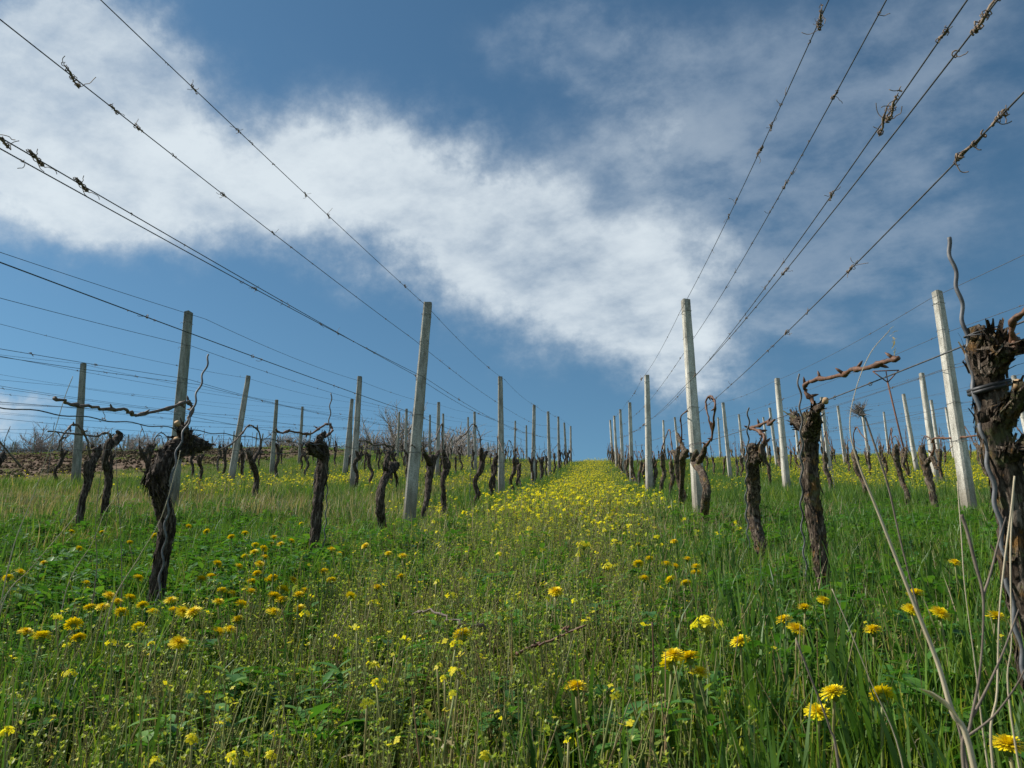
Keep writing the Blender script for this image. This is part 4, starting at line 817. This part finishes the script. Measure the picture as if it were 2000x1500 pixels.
for i, (px, py, sz) in enumerate(mu):
    r = random.Random(900+i); tall = abs(px-1380) < 8 and py > 1200; h = .25 if tall else r.uniform(.17, .25); p = HIT(px, py, h)
    if p is None: continue
    b = Vector((p.x+r.uniform(-.03, .03), p.y+r.uniform(-.01, .03), 0)); b.z = g1(b.x, b.y)-.01
    if tall: lab, grp = 'tall mustard plant with a full yellow head right of the fallen twigs', None
    elif abs(px-1191) < 8 and 1100 < py < 1115: lab, grp = 'bright bushy mustard head on the right half of the path', None
    elif px < 640 and py > 1200: lab, grp = 'lemon-yellow mustard flower in the left foreground below the dandelions', 'mustard flowers in the left foreground'
    elif py > 1200: lab, grp = 'lemon-yellow mustard flower low in the middle foreground', 'mustard flowers in the middle foreground'
    elif px > 1110: lab, grp = 'yellow mustard flower cluster along the right edge of the path', 'mustard flowers on the right path edge'
    else: lab, grp = 'small yellow mustard flower on the left half of the path', 'mustard flowers on the left path half'
    t = thing('mustard_plant', b, lab, 'mustard flower', grp); mb = MB(); stem_mesh(mb, p-b, Vector((0, 0, 0)), .0016 if not tall else .0026, i)
    for k in range(3): leaf(mb, (p-b)*r.uniform(.2, .7), Vector((r.gauss(0, 1), r.gauss(0, 1), .5)), .035, .010, 0, .3)
    link('stem', mb.mesh('stem', M['stem'] if not tall else M['bud']), t); f = link('flower_cluster', r.choice(MH[sz]), t, p-b); f.rotation_euler = (0, 0, r.uniform(0, 6))
    s = r.uniform(.8, 1.1)*(.78 if py > 1250 else 1); f.scale = (s, s, s)

# ------------------------------------------------------------------ fallen twigs, dry stalks
def twig(label, pts, hs, r0, r1, m='cane', forks=()):
    P = [HIT(px, py, h) for (px, py), h in zip(pts, hs)]; b = P[0].copy(); mb = cane_mb([p-b for p in P], r0, r1, label)
    for (k, q, h) in forks:
        e = HIT(*q, h)-b; f = cane_mb([P[k]-b, (P[k]-b).lerp(e, .5)+Vector((0, 0, .006)), e], r1*.8, r1*.4, k); mb.add(f.v, f.f)
    return tag(link('fallen_twig', mb.mesh('fallen_twig', M[m]), None, b), label, 'twig', 'pruned twigs lying in the grass')
twig('dark curved twig lying in the grass of the path, left of the reddish one', [(806, 1200), (830, 1193), (870, 1206), (905, 1220), (935, 1224), (962, 1228)], [.19, .205, .20, .19, .18, .17], .0022, .0032, 'canel', [(3, (895, 1232), .17)])
twig('reddish straight twig lying in the grass of the path, right of the dark one', [(1143, 1223), (1110, 1236), (1075, 1252), (1040, 1262), (1010, 1278)], [.23, .215, .20, .19, .17], .0018, .0032, 'cane', [(1, (1100, 1228), .22)])
def PD(px, py, d):                      # a point at distance d (metres along +Y) from the camera
    r = ray(px, py); t = d/r[1]; return Vector((r[0]*t, d, r[2]*t+ZC))
def stalk(label, main, r0, r1, m, branches=(), head=None, husk=None, group='dry stalks in the right foreground', cat='dry stalk', spikelet=False):
    P = [PD(*q) for q in main]; b = P[0].copy(); gz = g1(b.x, b.y); 
    if b.z > gz: P = [Vector((b.x, b.y, gz-.02))]+P; b = P[0].copy()
    t = thing('dry_stalk', b, label, cat, group); mb = MB(); Q = smooth_path([p-b for p in P], 6); tube(mb, Q, interp([r0, r0*.72, r0*.42, r1, r1], len(Q)), 7)
    link('stem', mb.mesh('stem', M[m]), t)
    for br in branches:
        B = [PD(*q)-b for q in br]; mb = MB(); Q = smooth_path(B, 5); tube(mb, Q, interp([r0*.65, r0*.3], len(Q)), 6); link('branch', mb.mesh('branch', M[m]), t)
    rnd = random.Random(label)
    if head:
        c = PD(*head)-b; mb = MB(); d0 = (c-(PD(*main[-1])-b)).normalized()
        for k in range(120):
            d = (d0*rnd.uniform(.2, 1.6)+Vector((rnd.gauss(0, .55), rnd.gauss(0, .5), rnd.gauss(0, .55)))).normalized(); L_ = rnd.uniform(.006, .017); p = c+Vector((rnd.gauss(0, .002),)*3); tube(mb, [p, p+d*L_*.6, p+d*L_+Vector((rnd.gauss(0, .0015), 0, rnd.gauss(0, .0015)))], [.0005, .0004, .0001], 3, 0, .5, None, False)
        tube(mb, [c-d0*.006, c, c+d0*.006], [.002, .004, .001], 8); link('seed_head', mb.mesh('seed_head', M['head']), t)
    if spikelet:
        mb = MB(); e = PD(*main[-1])-b
        for k in range(9):
            q = e-Vector((0, 0, .0035*k))+Vector((rnd.gauss(0, .0015), 0, 0)); leaf(mb, q, Vector((rnd.gauss(.3, .5), rnd.gauss(0, .5), 1)), .007, .0018, 0, .8)
        link('seed_head', mb.mesh('seed_head', M['dry']), t)
    if husk:
        mb = MB(); p = PD(*husk)-b; leaf(mb, p-Vector((.012, 0, 0)), Vector((1, -.5, -.6)), .040, .013, 0, 1.0, .6); link('dry_leaf', mb.mesh('dry_leaf', M['dry']), t)
    return t
stalk('long straw-coloured grass stalk slanting across the right foreground, tip curving over', [(1905, 1510, .80), (1860, 1390, .80), (1830, 1290, .80), (1770, 1140, .80), (1715, 1000, .80), (1675, 900, .80), (1660, 830, .80), (1672, 760, .80), (1700, 690, .80), (1738, 645, .80)], .0030, .0004, 'strawstalk', husk=(1822, 1345, .80), spikelet=True)
stalk('dark dead weed with a bristly seed head leaning in the right foreground', [(1890, 1500, .95), (1850, 1350, .95), (1800, 1210, .95), (1760, 1060, .95), (1735, 950, .95), (1712, 880, .95), (1690, 815, .95)], .0019, .0012, 'darkstalk', head=(1682, 806, .95))
stalk('grey forked dead stem rising at lower right', [(1885, 1520, .85), (1895, 1420, .85), (1912, 1330, .85), (1920, 1240, .85), (1920, 1160, .85), (1905, 1100, .85), (1890, 1040, .85), (1878, 1005, .85)], .0021, .0017, 'darkstalk', [[(1920, 1165, .85), (1935, 1120, .86), (1950, 1060, .87), (1965, 1010, .88)], [(1900, 1400, .85), (1935, 1330, .86), (1965, 1260, .87), (1990, 1190, .88)], [(1888, 1440, .85), (1940, 1400, .84), (1985, 1340, .83), (2010, 1290, .82)]])
stalk('thin pale stalk with a bent tip in front of the nearest right vine', [(1940, 1500, .9), (1948, 1350, .9), (1952, 1200, .9), (1962, 1100, .9), (1975, 1000, .9), (1982, 930, .9)], .0017, .0010, 'strawstalk')
stalk('upright pale straw close before the nearest right vine trunk', [(1975, 1400, .95), (1976, 1250, .95), (1974, 1080, .95), (1980, 960, .95)], .0014, .0009, 'strawstalk')
stalk('thin brown twig slanting from the bottom edge under the big dandelion', [(1640, 1510, .9), (1620, 1420, .9), (1590, 1340, .9), (1555, 1250, .9)], .0022, .0010, 'darkstalk')
stalk('slim straw rising in the right foreground beside the forked dead stem', [(1930, 1500, 1.1), (1905, 1300, 1.1), (1885, 1150, 1.1), (1878, 1050, 1.1), (1870, 940, 1.1)], .0014, .0007, 'strawstalk')
stalk('straight straw leaning left between the two right vines', [(1760, 1480, 1.15), (1700, 1330, 1.15), (1660, 1230, 1.15), (1625, 1150, 1.15)], .0013, .0007, 'strawstalk')
stalk('reddish upright stem beside the small bunch of dandelions', [(1270, 1510, 1.25), (1273, 1400, 1.25), (1276, 1290, 1.25), (1274, 1215, 1.25)], .0020, .0012, 'cane', group='dry stalks in the middle foreground')
for i, (lab, pts) in enumerate([('tallest straw on the far left, leaning right up to the thin post', [(20, 1090, 2.2), (60, 980, 2.2), (95, 880, 2.2), (125, 780, 2.2), (142, 735, 2.2)]),
        ('long straw leaning right over the nearest left vine foot', [(215, 1190, 2.1), (270, 1090, 2.1), (315, 1010, 2.1), (345, 910, 2.1), (352, 880, 2.1)]),
        ('bent straw crossing left of the nearest left vine', [(130, 1150, 2.3), (180, 1060, 2.3), (205, 1000, 2.3), (235, 960, 2.3)]),
        ('thin dark stem standing left of the nearest left vine', [(188, 1120, 2.3), (186, 1030, 2.3), (196, 930, 2.3), (213, 840, 2.3)]),
        ('reddish thin stem standing close left of the nearest left vine', [(236, 1180, 2.3), (236, 1050, 2.3), (229, 950, 2.3), (225, 870, 2.3)]),
        ('straw blown right at the far left edge', [(5, 1180, 2.0), (60, 1110, 2.0), (120, 1040, 2.0), (150, 1005, 2.0)])]):
    stalk(lab, pts, .0022 if i != 3 else .002, .0010, 'strawstalk' if i not in (3, 4) else 'darkstalk', group='long straws at the left')
